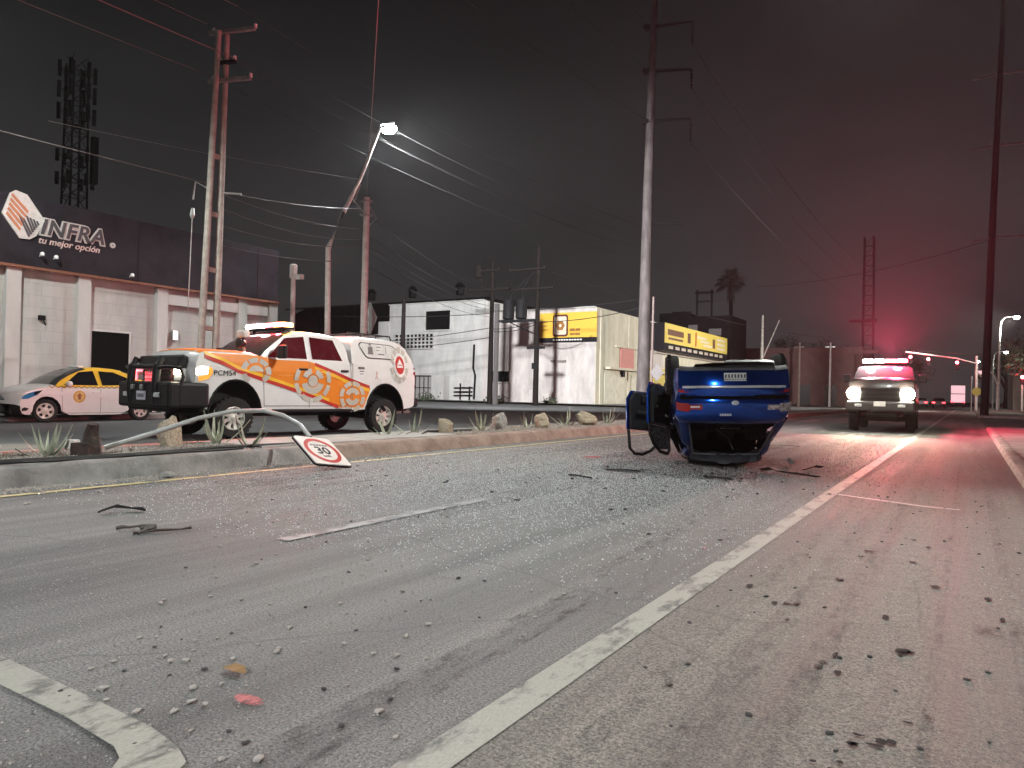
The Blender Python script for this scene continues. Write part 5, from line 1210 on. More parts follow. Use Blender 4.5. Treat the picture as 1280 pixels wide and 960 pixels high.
lamp('SPOT', (4.3, 88.8, 9.3), 52000, (1., .97, .88), None, (-1, -.30, -.15), 92, .8, .4, 'street_and_fill_light')  # added spot without a fixture, brightens the shop's side wall
street_lamp((2.9, 122, 0), 0, 8.0, 'smaller far street lamp above the red signal at the right', 3000, (.9, 1., .9), arm=1.2)
street_lamp((2.5, 150, 0), pi, 8.0, 'farthest street lamp low over the road end', 3000, (.9, 1., .9), arm=.8)
# traffic signals
tg = thing('signal_gantry', 'signal mast arm with a row of red lights over the road end', 'traffic light', (.75, 94.4, 0))
b = MB(); b.tube([(0, 0, 0), (0, 0, 6.0)], .13, 8); b.build('mast', PALEPOLE, tg, smooth=60)
b = MB(); b.tube([(0, 0, 5.2), (-2, -1.0, 5.75), (-6.6, -3.9, 6.3)], .08, 8); b.build('mast_arm', PALEPOLE, tg, smooth=60)
for x, y, z in ((-6.1, -3.8, 5.75), (-4.45, -2.8, 5.55), (-1.8, -1.1, 5.25)):
    b = MB(); b.box((x, y - .05, z - .30), (.34, .26, 1.0)); hs = b.build('signal_head', SBLACK, tg, bevel=.03)
    b = MB(); b.lathe([(.15, 0), (.13, .04), (.05, .06)], 14, Matrix.Translation((x, y - .19, z)) @ Matrix.Rotation(pi / 2, 4, 'X')); b.build('red_signal', G_SIGNAL, hs)
    b = MB()
    for dz in (.33, .66): b.lathe([(.14, 0), (.12, .04)], 12, Matrix.Translation((x, y - .19, z - dz)) @ Matrix.Rotation(pi / 2, 4, 'X'))
    b.build('unlit_lens', DWIN, hs)
    lamp('POINT', (x, y - .6, z), 160, (1, .05, .08), tg, rad=.1, name='signal_light')
ts = thing('post_signal', 'red traffic signal on a post at the right edge', 'traffic light', (4.95, 96.5, 0))
b = MB(); b.tube([(0, 0, 0), (0, 0, 3.4)], .10, 8); b.build('post', PALEPOLE, ts)
b = MB(); b.box((0, 0, 3.5), (.34, .26, 1.0)); hs = b.build('signal_head', SBLACK, ts, bevel=.03)
b = MB(); b.lathe([(.17, 0), (.13, .04), (.05, .06)], 14, Matrix.Translation((0, -.14, 3.80)) @ Matrix.Rotation(pi / 2, 4, 'X')); b.build('red_signal', G_SIGNAL, hs)
lamp('POINT', (0, -.6, 3.8), 140, (1, .05, .08), ts, rad=.1, name='signal_light')
rs = thing('round_yellow_sign', 'small round yellow sign on a thin post by the signals', 'sign', (.30, 90, 0))
b = MB(); b.tube([(0, 0, 0), (0, 0, 3.7)], .05, 6); b.build('post', PALEPOLE, rs)
b = MB(); b.lathe([(.42, 0), (.42, .03)], 18, Matrix.Translation((.45, -.08, 2.1)) @ Matrix.Rotation(pi / 2, 4, 'X')); b.build('sign_disc', YELLOW2, rs)
for x, y, h, lab in ((1.9, 100, 4.5, 'curved pale post between the yellow sign and the far lamps'), (2.9, 104, 5.2, 'second pale post beside the far lamps')):
    t = thing('curved_post', lab, 'post', (x, y, 0)); b = MB(); b.tube([(0, 0, 0), (0, 0, h * .6), (-.3, 0, h * .8), (-1.1, 0, h)], [.10, .10, .09, .06], 8); b.build('shaft', PALEPOLE, t, smooth=60)
hb = thing('lit_hoarding', 'small lit pinkish hoarding over the road end', 'sign', (1.6, 118, 0))
b = MB(); b.tube([(0, 0, 0), (0, 0, 5.0)], .10, 6); b.build('post', STEEL, hb); b = MB(); b.box((0, -.1, 5.0), (1.7, .12, .5)); b.build('panel', G_PINK, hb)
# far vehicles
bt = thing('far_box_truck', 'far box truck with pale glowing body and red rear lights', 'truck', (-1.5, 151, 0))
b = MB(); b.box((0, 1.5, 2.3), (2.1, 5, 3.0)); b.build('box', G_PINK, bt, bevel=.05)  # box glows by emission in place of light falling on it
b = MB(); b.box((0, 1.5, .7), (1.9, 5, .4)); b.box((0, -1.05, 2.35), (2.14, .12, .12)); b.build('chassis', TRIM, bt)
for sx in (-.8, .8):
    b = MB(); b.box((sx, -1.1, 1.0), (.4, .1, .3)); b.build('tail_light', G_TAIL, bt)
    b = MB(); b.lathe([(.42, -.12), (.42, .12)], 14, Matrix.Translation((sx, 0, .42)) @ Matrix.Rotation(pi / 2, 4, 'Y')); b.build('wheel', TYRE, bt)
def far_car(loc, label, m, lights=True):
    t = thing('far_car', label, 'car', loc, pi / 2)
    sedan(t, m, m)
    for sg in (1, -1):
        b = MB(); b.box((-2.2, sg * .6, .82), (.1, .36, .16)); b.build('tail_light', G_TAIL if lights else REDLENS, t)
        for x in (-1.3, 1.3):
            b = MB(); b.lathe([(.30, -.09), (.30, .09)], 14, Matrix.Translation((x, sg * .74, .30)) @ Matrix.Rotation(pi / 2, 4, 'X')); b.build('wheel', TYRE, t)
far_car((-3.4, 118, 0), 'far dark car waiting with red tail lights lit', mat('far_car_dark', (.08, .08, .09), .4))
far_car((-5.9, 128, 0), 'far silver car left of the waiting dark car', mat('far_car_silver', (.45, .45, .46), .4))

# overhead wires
def wire(p, q, d, r_, m, label, grp='overhead power wires', name='overhead_wire'):
    b = MB(); b.tube(sag(p, q, d, 16), r_, 4, cap=False); o = b.build(name, m); tag(o, label, 'wire', grp); return o
for (x, z), q_ in zip(((-22.4, 11.75), (-20.95, 12.0), (-22.45, 13.5), (-20.85, 13.7), (-22.0, 12.5)), ('lower crossarm inner', 'lower crossarm outer', 'top crossarm inner', 'top crossarm outer', 'short middle crossarm')):
    wire((x, 15.9, z), (x + .2, -26, z + .3), .5, .012, WIREPALE, 'pale power wire running left from the ' + q_ + ' end of the twin-post pole')
    wire((x, 15.9, z), (x + .1, 51, z - .2), .7, .009, WIRE, 'pale power wire running right from the ' + q_ + ' end of the twin-post pole')
for (z0, z1, d), q_ in zip(((7.75, 8.6, .15), (7.7, 7.75, .25), (7.2, 7.3, .3), (6.6, 7.0, .25), (5.9, 6.4, .2)), ('topmost', 'second', 'middle', 'fourth', 'lowest')):
    wire((-22, 16.1, z0), (-21.8, 22.9, z1), d, .014, WIREPALE, q_ + ' slack cable between the twin-post pole and the bent lamp', 'communication cables by the warehouse', 'cable')
    wire((-21.8, 22.9, z1), (-34, 51.6, z1 + .9), .5, .014, WIRE, q_ + ' dark cable sagging from the concrete pole to the wooden poles', 'cables to the wooden poles', 'cable')
wire((-22, 15.7, 7.9), (-22.6, -24, 8.4), .45, .014, WIREPALE, 'single pale cable running across the dark sky over the INFRA sign', 'communication cables by the warehouse', 'cable')
wire((-22.0, 22.95, 9.9), (-24.8, 12, 9.3), .1, .012, WIREPALE, 'short pale wire reaching left from the bent lamp', None, 'wire')
wire((-21.5, 22.95, 9.05), (1.6, -1.2, 11.5), .6, .010, WIREPALE, 'thin service wire rising straight up from the concrete pole', None, 'wire')
for z, q_ in ((19.9, 'lowest'), (23.9, 'middle'), (27.2, 'upper')):
    wire((-17.8, 53.35, z), (-17.6, 165, z + .5), 2.2, .03, WIRE, q_ + ' dark conductor running from the transmission pole into the distance', 'high-voltage conductors')
for z, q_ in ((21.3, 'lowest'), (25.1, 'middle'), (28.4, 'upper')):
    wire((-20.3, 51.9, z), (-20.5, -45, z), 2.5, .03, WIRE, q_ + ' dark conductor running from the transmission pole over the viewer', 'high-voltage conductors')
CW = 'cables over the white front wall'
for z0, z1, d, q_ in ((7.8, 7.9, .05, 'upper straight'), (6.3, 6.8, .18, 'middle'), (6.1, 6.6, .25, 'lowest slack')): wire((-34.1, 51.7, z0), (-29.9, 52.0, z1), d, .03, WIRE, q_ + ' black cable between the two wooden poles', CW, 'cable')
for z0, z1, d, q_ in ((7.8, 8.2, .1, 'upper'), (6.8, 7.6, .3, 'lower')): wire((-29.9, 52.0, z0), (-20.7, 51.9, z1), d, .03, WIRE, q_ + ' black cable between the transformer pole and the transmission pole', CW, 'cable')
for z0, z1, d, q_ in ((7.6, 7.9, .2, 'upper'), (6.4, 5.2, .3, 'middle'), (5.6, 4.6, .35, 'lower')): wire((-34.1, 51.7, z0), (-52, 50, z1), d, .028, WIRE, q_ + ' black cable sagging left from the wooden pole over the vent window', CW, 'cable')
wire((-29.9, 52.1, 11.2), (-17, 110, 9.5), .8, .025, WIRE, 'faint dark wire from the transformer pole into the distance', None, 'wire')
wire((-32, 58.9, 5.2), (-28.2, 58.9, 6.2), .5, .02, WIRE, 'loose thin wire drooping below the yellow billboard', None, 'wire')
wire((1.6, 60, 12.3), (-14, 58, 9.5), .6, .02, WIRE, 'dark wire slanting left from the right roadside pole', None, 'wire')
wire((-6.5, 90.5, 6.6), (9, 97, 6.2), .25, .025, WIRE, 'span wire above the row of red signals', None, 'wire')

# ================================================================== PLANTS AND ROCKS
def palm(loc, h, label):
    t = thing('palm_tree', label, 'palm tree', loc)
    b = MB(); b.tube([(0, 0, 0), (.15, 0, h * .5), (0, 0, h - 1.6)], [.42, .32, .28], 10); b.build('trunk', WOODPOLE, t, smooth=60)
    rn = random.Random(9); b = MB()
    for i in range(64):
        a = rn.uniform(0, 6.28); el = rn.uniform(-.55, 1.35); L_ = rn.uniform(1.9, 3.0)
        d = Vector((cos(a) * cos(el), sin(a) * cos(el), sin(el))); c0 = Vector((0, 0, h - 1.8)); n_ = 9
        tip = c0 + d * L_; s_ = d.cross(Vector((0, 0, 1))).normalized(); up = s_.cross(d)
        b.tube([c0, c0 + d * L_ * .55, tip - Vector((0, 0, .25))], .03, 3, cap=False)
        fan = c0 + d * L_ * .52
        for k in range(n_):
            t_ = -1.25 + 2.5 * k / (n_ - 1); e_ = d * cos(t_) + s_ * sin(t_); l_ = L_ * .55 * (1 - .25 * abs(t_) / 1.25)
            p2 = fan + e_ * l_ - Vector((0, 0, .35 * l_ * rn.uniform(.3, 1.2)))
            b.add([fan - up * .02, fan + e_ * l_ * .5 + s_ * .09, p2, fan + e_ * l_ * .5 - s_ * .09 + up * .05], [(0, 1, 2, 3)])
    for i in range(70):
        a = rn.uniform(0, 6.28); r_ = rn.uniform(.25, .75); z = h - 2.2 - rn.uniform(0, 2.4)
        b.add([(r_ * cos(a) * .6, r_ * sin(a) * .6, z + .6), (r_ * cos(a + .3), r_ * sin(a + .3), z), (r_ * cos(a), r_ * sin(a), z - .9)], [(0, 1, 2)])
    b.build('crown', mat('palm_frond', (.045, .05, .035), .7), t)
palm((-33, 120.5, 0), 21.4, 'tall fan palm dark against the sky behind the shop')
def tree(loc, h, r_, label, m, grp=None, seed=1):
    t = thing('tree', label, 'tree', loc, 0, grp); rn = random.Random(seed)
    b = MB(); b.tube([(0, 0, 0), (.1, 0, h * .35), (.0, .1, h * .7)], [.35, .26, .1], 8)
    for k in range(6):
        a = rn.uniform(0, 6.28); b.tube([(.05, 0, h * rn.uniform(.3, .5)), (r_ * .6 * cos(a), r_ * .6 * sin(a), h * rn.uniform(.6, .85))], [.12, .04], 5)
    b.build('trunk', WOODPOLE, t, smooth=60)
    b = MB(); cl = [(rn.gauss(0, r_ * .45), rn.gauss(0, r_ * .45), h * .68 + rn.gauss(0, h * .14), r_ * rn.uniform(.25, .5)) for _ in range(14)]
    for x, y, z, q in cl:
        for _ in range(160):
            d = Vector((rn.gauss(0, 1), rn.gauss(0, 1), rn.gauss(0, .8))).normalized() * q * rn.uniform(.5, 1.1); s_ = rn.uniform(.12, .26)
            p = Vector((x, y, z)) + d; u1 = Vector((rn.gauss(0, 1), rn.gauss(0, 1), rn.gauss(0, 1))).normalized() * s_; u2 = Vector((rn.gauss(0, 1), rn.gauss(0, 1), rn.gauss(0, 1))).normalized() * s_ * .6
            b.add([p - u1, p + u2, p + u1, p - u2], [(0, 1, 2, 3)])
    b.build('crown', m, t)
TREEM = mat('tree_leaves', (.07, .085, .05), .7, scale=2)
tree((-28.5, 147, 0), 13, 4.0, 'dark round tree above the far reddish warehouse', TREEM, None, 2)
tree((-22.5, 150, 0), 11, 3.6, 'lower dark tree right of the round far tree', TREEM, None, 3)
tree((6.5, 98, 0), 9.0, 3.6, 'pale lit street tree at the right picture edge', TREEM, None, 4)
tree((4.6, 128, 0), 9, 3.0, 'far roadside tree behind the right-hand lamps', TREEM, None, 5)
tree((-10.5, 170, 0), 10, 4.0, 'dim tree far behind the oncoming pickup', TREEM, None, 6)
for i, (x, y, r_, lab) in enumerate(((-36.2, 55.8, .8, 'low dark shrub at the foot of the white front wall'), (-31.0, 56.6, .6, 'small shrub beside the transformer pole foot'), (-43.5, 55, 1.0, 'scrubby bush before the meter house'))):
    t = thing('shrub', lab, 'shrub', (x, y, .1)); rn = random.Random(20 + i); b = MB()
    for _ in range(260):
        p = Vector((rn.gauss(0, r_ * .6), rn.gauss(0, r_ * .4), abs(rn.gauss(0, r_ * .35)))); u1 = Vector((rn.gauss(0, 1), rn.gauss(0, 1), rn.gauss(0, 1))).normalized() * .14; u2 = Vector((rn.gauss(0, 1), rn.gauss(0, 1), rn.gauss(0, 1))).normalized() * .07
        b.add([p - u1, p + u2, p + u1, p - u2], [(0, 1, 2, 3)])
    b.build('foliage', TREEM, t)
    b = MB(); b.tube([(0, 0, -.1), (0, 0, r_ * .5)], .04, 5); b.build('stem', WOODPOLE, t)
# rocks on the median
def rock(x, y, s, label, m=ROCK, seed=0, rz=0):
    rn = random.Random(100 + seed); bm = bmesh.new(); bmesh.ops.create_icosphere(bm, subdivisions=3, radius=1)
    pl_ = [(Vector((rn.gauss(0, 1), rn.gauss(0, 1), rn.gauss(0, .8))).normalized(), rn.uniform(.62, .95)) for _ in range(14)]
    for v in bm.verts:
        d = v.co.normalized(); r_ = min([1.0] + [h / max(.05, d.dot(n)) for n, h in pl_ if d.dot(n) > .05]); v.co = d * r_ * (1 + .16 * mn.noise(d * 2.3 + Vector((seed, 0, 0))) + .07 * mn.noise(d * 6 + Vector((seed, 3, 0))))
    me = bpy.data.meshes.new('rock'); bm.to_mesh(me); bm.free(); me.materials.append(m)
    o = bpy.data.objects.new('rock', me); COL.objects.link(o); s = tuple(q * .88 for q in s); o.location = (x, y, .18 + s[2] * .62); o.scale = s; o.rotation_euler = (0, 0, rz)
    return tag(o, label, 'rock', 'rocks set along the median')
rock(-9.35, 6.20, (.20, .20, .33), 'upright tan rock in front of the pickup bumper', ROCK, 1)
rock(-9.05, 3.72, (.33, .30, .26), 'pale rock cut by the left picture edge on the median', ROCKG, 2)
rock(-8.95, 11.95, (.20, .20, .26), 'tan rock at the right end of the concrete slab', ROCK, 3)
rock(-9.0, 14.05, (.25, .24, .30), 'grey rounded rock second along the median past the slab', ROCKG, 4)
rock(-8.75, 15.6, (.24, .26, .28), 'pointed tan rock third along the median past the slab', ROCK, 5)
rock(-8.75, 18.0, (.34, .32, .30), 'broad tan rock farthest left of the open car doors', ROCK, 6)
# agaves: each leaf its own part
def agave_leaf():
    b = MB(); n = 6; vs = []; fs = []
    for i in range(n + 1):
        t = i / n; x = .06 + .44 * t; z = .10 * t + .42 * t * t * .9 - .10 * t ** 3; w = .030 * (1 - t) ** .7 * (1 + .5 * t) + .001
        vs += [(x, -w, z + .012), (x, 0, z), (x, w, z + .012)]
    for i in range(n):
        for k in (0, 1): a = i * 3 + k; fs.append((a, a + 3, a + 4, a + 1))
    o = len(vs); vs += [(x, y, z - .008) for x, y, z in vs]; fs += [tuple(o + j for j in f[::-1]) for f in fs]
    b.add(vs, fs); me = bpy.data.meshes.new('leaf'); me.from_pydata(b.v, [], b.f); me.materials.append(AGAVE); me.polygons.foreach_set('use_smooth', [True] * len(me.polygons)); return me
LM = agave_leaf()
def agave(x, y, s, label, seed, n=11, spread=.35):
    t = thing('agave', label, 'plant', (x, y, .19), 0, 'agaves planted along the median'); rn = random.Random(seed)
    for k in range(n):
        o = bpy.data.objects.new('leaf', LM); COL.objects.link(o); o.parent = t
        o.rotation_euler = (rn.uniform(-.2, .2), -rn.uniform(-.45, .75) * (.5 + spread), 2.4 * k + rn.uniform(-.2, .2)); q = s * rn.uniform(.55, .95); o.scale = (q, q * 1.1, q)
agave(-9.0, 4.45, 1.0, 'spiky agave beside the rusty stump at the left', 1, 12)
agave(-9.35, 6.95, 1.0, 'spiky agave between tan rock and pickup front wheel', 2, 11)
agave(-8.62, 6.95, .85, 'small agave just under the bent sign post', 3, 9)
agave(-9.15, 10.45, 1.05, 'upright agave at the pickup rear wheel', 4, 8, .75)
agave(-9.25, 11.35, .9, 'thin agave left of the rock at the slab end', 5, 6, .8)
agave(-8.95, 13.25, 1.0, 'spiky agave left of the grey rounded rock', 6, 9, .5)
agave(-9.05, 15.4, .9, 'short agave behind the pointed tan rock', 7, 8, .5)
agave(-9.05, 17.45, 1.0, 'thin agave left of the broad tan rock', 8, 7, .6)
agave(-8.85, 19.6, 1.0, 'spiky agave nearest the open car doors', 9, 9, .5)

# ================================================================== CRASH DEBRIS
# bent sign post and plate
bs = thing('knocked_down_sign', 'knocked-down 30 speed sign on a bent pale post over the kerb', 'sign', (-8.6, 4.8, 0))
def BSL(p): return (p[0] + 8.6, p[1] - 4.8, p[2])
b = MB(); b.tube([BSL(p) for p in ((-8.9, 5.05, .27), (-8.75, 5.55, .43), (-8.62, 6.13, .62), (-8.50, 6.55, .71), (-8.35, 6.95, .72), (-8.12, 7.10, .66), (-7.80, 7.12, .54), (-7.50, 7.03, .385))], .030, 8)
b.build('post', mat('bent_post_grey', (.46, .46, .45), .45, metal=.4), bs, smooth=60)
A_, B_, C_, D_ = [Vector(BSL(p)) for p in ((-7.49, 6.705, .438), (-7.461, 7.315, .362), (-6.932, 7.256, .02), (-6.971, 6.639, .114))]
ux = (B_ - A_); uy = (A_ - D_); Mx = frame((A_ + C_) / 2, ux, uy); hx, hy = ux.length / 2, uy.length / 2
nz_ = ux.normalized().cross(uy.normalized())
b = MB(); b.prism(rrect(-hx, hx, -hy, hy, .05, 3), Mx, -.012); pt = b.build('sign_plate', mat('sign_white_pinkish', (.72, .66, .62), .45), bs)
b = MB(); b.prism(rrect(-hx - .012, hx + .012, -hy - .012, hy + .012, .05, 3), Mx @ Matrix.Translation((0, 0, -.013)), -.02); b.build('plate_edge', SBLACK, bs)
b = MB(); annulus(b, Mx @ Matrix.Translation((0, 0, .001)), 0, 0, hy * .70, hy * .88, n=32, h=.002, sx=hx / hy); b.build('red_ring', D_RED, pt)
MT = Mx @ Matrix.Translation((0, -.075, .002))
text('speed_lettering', '30', .22, SBLACK, MT, pt, .001, off=.004, sx=1.1, align='CENTER')
text('unit_text', 'km/h', .07, SBLACK, Mx @ Matrix.Translation((0, -.145, .002)), pt, .001, sx=.9, align='CENTER')
b = MB()
for i in range(6): b.prism([(-.14 + i * .05, .10), (-.105 + i * .05, .10), (-.105 + i * .05, .135), (-.14 + i * .05, .135)], Mx @ Matrix.Translation((0, 0, .001)), .002)
b.build('upper_print', D_DGREY, pt)
st = MB(); rn = random.Random(4)
st.tube([(0, 0, -.05), (.02, 0, .12), (-.02, .02, .26), (.03, .01, .40)], [.13, .11, .085, .06], 7); st.box((.0, -.06, .08), (.22, .2, .2), rz=.4)
st = st.build('wooden_stump', RUST, loc=(-8.72, 4.78, .18)); tag(st, 'dark splintered stump at the foot of the bent sign post', 'stump')
o = boxo('pale_block', (-9.0, 4.72, .32), (.13, .10, .12), mat('block_pale', (.62, .60, .57), .7), bevel=.012, rz=.5); tag(o, 'small pale block lying left of the dark stump', 'block')
b = MB(); b.tube([(0, 0, 0), (.25, .6, .02), (.15, 1.3, .0), (.2, 2.2, .015), (.1, 3.4, .0)], .016, 5); o = b.build('edging_strip', SHEET, loc=(-8.42, 3.2, .215)); tag(o, 'black edging strip along the median kerb top', 'edging strip')
b = MB(); b.tube([(0, -3, 0), (0, -1, .01), (.03, .5, 0), (0, 1.7, .02), (-.04, 3.0, .0)], .022, 5); o = b.build('edging_strip', SHEET, loc=(-8.40, 4.6, .222)); tag(o, 'black weed-sheet edge lying behind the grey kerb', 'edging strip')
b = MB(); b.tube([(0, 0, 0), (-.3, .5, .02), (-.45, 1.2, .0), (-.2, 1.9, .01)], .03, 5); o = b.build('edging_strip', SHEET, loc=(-8.75, 11.0, .215)); tag(o, 'torn black sheet edge at the right end of the slab', 'edging strip')
def debris(name, pts, w, h, m, label, cat='debris'):
    b = MB(); rn = random.Random(len(pts) * 7 + int(abs(pts[0][0]) * 100)); k = len(pts); L_ = []; R2 = []
    for i in range(k):
        p = Vector(pts[i]); d = (Vector(pts[min(i + 1, k - 1)]) - Vector(pts[max(i - 1, 0)])); nn = Vector((-d.y, d.x, 0)).normalized() * w * rn.uniform(.6, 1.2)
        L_.append(p + nn); R2.append(p - nn + Vector((0, 0, h * rn.uniform(.3, .8))))
    vs = []
    for i in range(k): vs += [L_[i], R2[i], R2[i] - Vector((0, 0, .012)), L_[i] - Vector((0, 0, .012))]
    fs = [(4 * i + j, 4 * i + (j + 1) % 4, 4 * i + 4 + (j + 1) % 4, 4 * i + 4 + j) for i in range(k - 1) for j in range(4)] + [(3, 2, 1, 0), tuple(4 * (k - 1) + j for j in range(4))]
    b.add(vs, fs); o = b.build(name, m); return tag(o, label, cat)
debris('bumper_fragment', [(-5.86, 3.30, .03), (-5.90, 3.45, .05), (-5.84, 3.56, .03), (-5.74, 3.60, .02)], .028, .035, PLASTIC, 'curved black plastic fragment lying alone at the left of the road')
b = MB(); rn = random.Random(14)
def rag(pts, r0):
    P = [Vector(pts[0])]
    for a_, c_ in zip(pts, pts[1:]):
        for k in (.33, .66, 1): P.append(Vector(a_).lerp(Vector(c_), k) + Vector((rn.uniform(-.012, .012), rn.uniform(-.012, .012), rn.uniform(-.004, .006))))
    return P, [r0 * rn.uniform(.5, 1.3) for _ in P]
b.tube(*rag([(-5.20, 3.05, .014), (-5.08, 3.13, .03), (-4.97, 3.20, .018), (-4.93, 3.12, .03), (-4.92, 3.03, .014)], .014), 6); b.tube(*rag([(-4.94, 3.02, .014), (-4.86, 3.14, .02), (-4.80, 3.38, .012)], .010), 6); b.box((-5.0, 3.17, .02), (.09, .06, .03), .6, rx=.3)
o = b.build('twisted_trim', mat('brown_plastic', (.045, .03, .022), .6), smooth=40); tag(o, 'twisted dark trim strip with a long tail on the road', 'debris')
debris('dark_strip', [(-2.46, 10.71, .03), (-2.3, 10.6, .06), (-2.15, 10.45, .04), (-1.86, 10.23, .05), (-1.66, 10.4, .02)], .06, .04, mat('brown_plastic', (.045, .03, .022), .6), 'long dark strip of trim on the road right of the overturned car')
debris('trim_piece', [(-4.22, 9.36, .02), (-4.0, 9.42, .03), (-3.78, 9.49, .015)], .07, .02, PLASTIC, 'flat dark piece of trim under the open car doors')
debris('trim_piece', [(-4.21, 8.23, .03), (-4.12, 8.2, .04), (-3.92, 8.27, .015)], .025, .03, PLASTIC, 'short dark chip with a tail in the glass field before the car')
debris('trim_piece', [(-2.85, 9.33, .02), (-2.7, 9.32, .03), (-2.49, 9.32, .015)], .045, .02, PLASTIC, 'flat dark shard directly below the overturned boot')
debris('trim_piece', [(-2.0, 11.3, .02), (-1.9, 11.6, .05), (-1.85, 11.9, .02)], .03, .03, PLASTIC, 'small bent dark scrap behind the long trim strip')
debris('pale_strip', [(-3.97, 16.03, .05), (-3.0, 16.41, .04)], .03, .02, mat('strip_pale', (.55, .50, .48), .5), 'thin pale strip on the road just right of the overturned car')  # thin pale strip laid flat across the lane
debris('torn_cloth', [(-2.40, 11.75, .05), (-2.33, 11.88, .12), (-2.30, 12.0, .03)], .04, .05, WHITEP, 'small pale torn scrap at the right rear corner of the overturned car')
rock(-7.72, 5.10, (.13, .09, .05), 'flat pale rock fallen in the gutter below the kerb', ROCKG, 12); bpy.data.objects[-1].name
for o in COL.objects:
    if o.get('label', '').startswith('flat pale rock'): o.location.z = .03
b = MB(); rn = random.Random(2); vs = [(.0, 0, .012), (.05, .02, .022), (.09, -.01, .012), (.05, -.035, .020), (-.03, -.02, .012), (-.02, .03, .016)]
b.add(vs, [(0, 1, 5), (0, 3, 1), (1, 3, 2), (0, 4, 3), (0, 5, 4)]); o = b.build('dry_leaf', LEAF, loc=(-2.30, 1.80, 0)); tag(o, 'single brown dry leaf lying on the near asphalt', 'leaf')
def patch(name, cx, cy, rx, ry, m, z=.006, seed=0, n=22, jit=.5):
    rn = random.Random(seed); b = MB(); b.add([(cx + rx * cos(6.283 * i / n) * (q_ := rn.uniform(1.1 - jit, 1.1)), cy + ry * sin(6.283 * i / n) * q_, z) for i in range(n)], [tuple(range(n))])
    return struct(b.build(name, m))
OIL = mat('oil_stain', (.030, .029, .028), .9, spec=.1, scale=20)
rn = random.Random(31)
for i, (x, y, rx, ry) in enumerate(((-.25, 2.51, .035, .03), (-.19, 2.55, .045, .03), (-.13, 2.76, .03, .02), (-.33, 2.30, .03, .02), (-.23, 3.45, .05, .06), (-.45, 3.1, .03, .05), (-.6, 4.6, .03, .07), (-.55, 5.6, .04, .05), (-.75, 4.0, .03, .06), (-.35, 6.3, .04, .05))):
    [patch('oil_stain', x + rn.uniform(-.04, .04), y + rn.uniform(-.06, .06), rx * rn.uniform(.3, .7), ry * rn.uniform(.3, .7), OIL, .010, i * 3 + q_, 12) for q_ in range(3)]
for i in range(26): patch('oil_stain', rn.uniform(-1.1, .3), 2.2 + 8 * rn.random(), rn.uniform(.01, .03), rn.uniform(.02, .05), OIL, .010, 40 + i)
# dark ragged tyre scuffs in the lane (rubber left on the road, real stains)
def scuff_mat(name='tyre_scuff', col=(.025, .025, .025), alpha=.55, sc=14, lo=.47, hi=.66):
    M = bpy.data.materials.new(name); M.use_nodes = True; N, L, p = nodes_of(M)
    p.inputs['Base Color'].default_value = (*col, 1); p.inputs['Roughness'].default_value = .9
    co = N.new('ShaderNodeTexCoord'); mp = N.new('ShaderNodeMapping'); mp.inputs['Scale'].default_value = (1, .35, 1); L.new(co.outputs['Object'], mp.inputs[0])
    n = N.new('ShaderNodeTexNoise'); n.inputs['Scale'].default_value = sc; n.inputs['Detail'].default_value = 9; n.inputs['Roughness'].default_value = .8; L.new(mp.outputs[0], n.inputs[0])
    r = N.new('ShaderNodeValToRGB'); r.color_ramp.elements[0].position = lo; r.color_ramp.elements[1].position = hi; L.new(n.outputs[0], r.inputs[0])
    mm = N.new('ShaderNodeMath'); mm.operation = 'MULTIPLY'; mm.inputs[1].default_value = alpha; L.new(r.outputs[0], mm.inputs[0]); L.new(mm.outputs[0], p.inputs['Alpha'])
    return M
SCUFF = scuff_mat()
RS = scuff_mat('red_speckle', (.50, .14, .14), .85, 40, .32, .55)  # soft red for two small road spots, mottled by noise
patch('red_spot', -2.02, 1.65, .060, .028, RS, .012, 78, 48, .12)
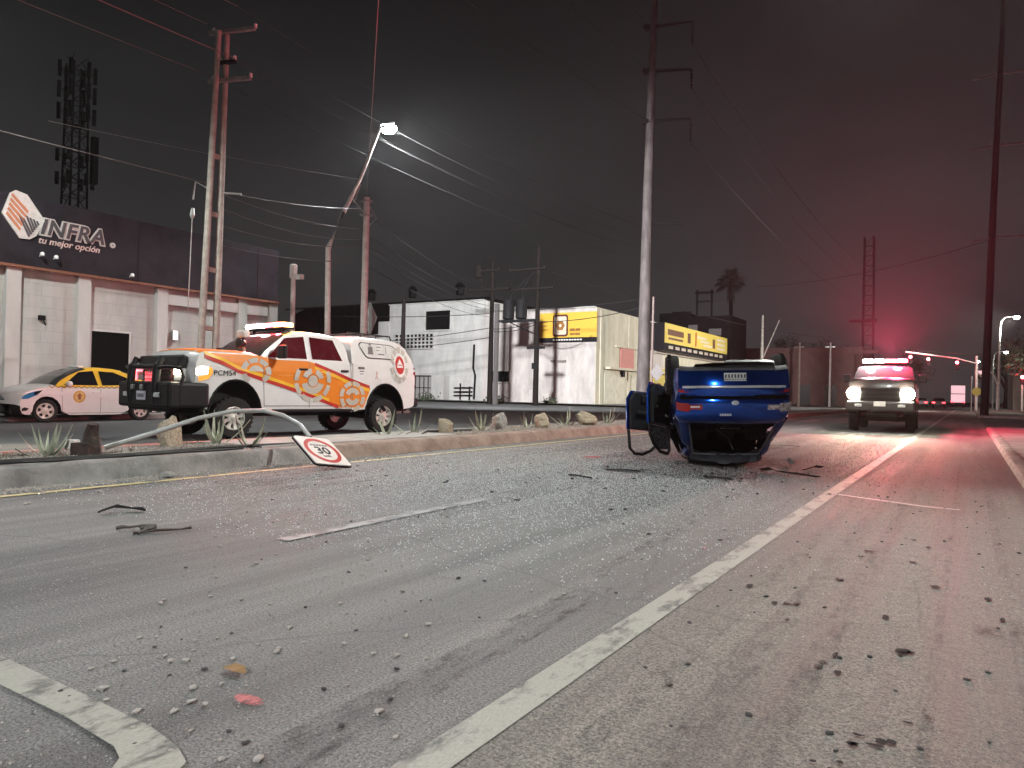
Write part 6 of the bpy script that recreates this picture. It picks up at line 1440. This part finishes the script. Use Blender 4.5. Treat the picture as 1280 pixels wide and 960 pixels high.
patch('red_spot', -5.25, 11.06, .14, .2, RS, .012, 79, 48, .12)
patch('mud_stain', .12, 4.02, .20, .09, scuff_mat('mud_smear', (.05, .035, .028), .8, 6), .012, 77)
patch('tinted_patch', -3.2, 9.6, 1.1, .45, scuff_mat('dark_smear', (.03, .03, .03), .5, 3), .007, 81)  # dark translucent patch on the road by the car's rear
patch('tinted_patch', -6.4, 5.6, .9, 1.0, scuff_mat('red_light_tint', (.07, .045, .042), .6, 3), .007, 82)  # beacon's red light on the road, painted as a reddish patch
def scuff(pts, w):
    b = MB(); vs = []
    for x, y in pts: vs += [(x - w, y, .006), (x + w, y, .006)]
    b.add(vs, [(2 * i, 2 * i + 1, 2 * i + 3, 2 * i + 2) for i in range(len(pts) - 1)]); struct(b.build('tyre_scuff', SCUFF))
scuff([(-1.73, .9), (-1.70, 1.5), (-1.69, 2.3), (-1.76, 3.5), (-1.85, 4.6), (-2.0, 6.5)], .055)
scuff([(-1.55, .9), (-1.56, 1.6), (-1.58, 2.6), (-1.64, 3.7)], .03)
def scuff2(x, y0, y1, w):
    b = MB(); b.add([(x - w, y0, .010), (x + w, y0, .010), (x + w, y1, .010), (x - w, y1, .010)], [(0, 1, 2, 3)]); struct(b.build('tyre_scuff', SCUFF))
SCUFF = scuff_mat('tyre_dust', (.04, .04, .038), .35)
for x, w in ((-.95, .05), (-.72, .06), (-.5, .05), (-.1, .02), (.2, .03)): scuff2(x, .8, 16, w)
# haze in the night air
b = MB(); b.box((0, 300, 33), (1240, 1240, 68)); hz = b.build('haze', [], None); hz['kind'] = 'stuff'
hz.data.materials.clear()
HM = bpy.data.materials.new('haze'); HM.use_nodes = True; N = HM.node_tree.nodes; N.remove(N['Principled BSDF'])
pv = N.new('ShaderNodeVolumePrincipled'); pv.inputs['Color'].default_value = (.9, .9, .9, 1); pv.inputs['Density'].default_value = .00024; pv.inputs['Anisotropy'].default_value = .55
HM.node_tree.links.new(pv.outputs[0], N['Material Output'].inputs['Volume']); hz.data.materials.append(HM)
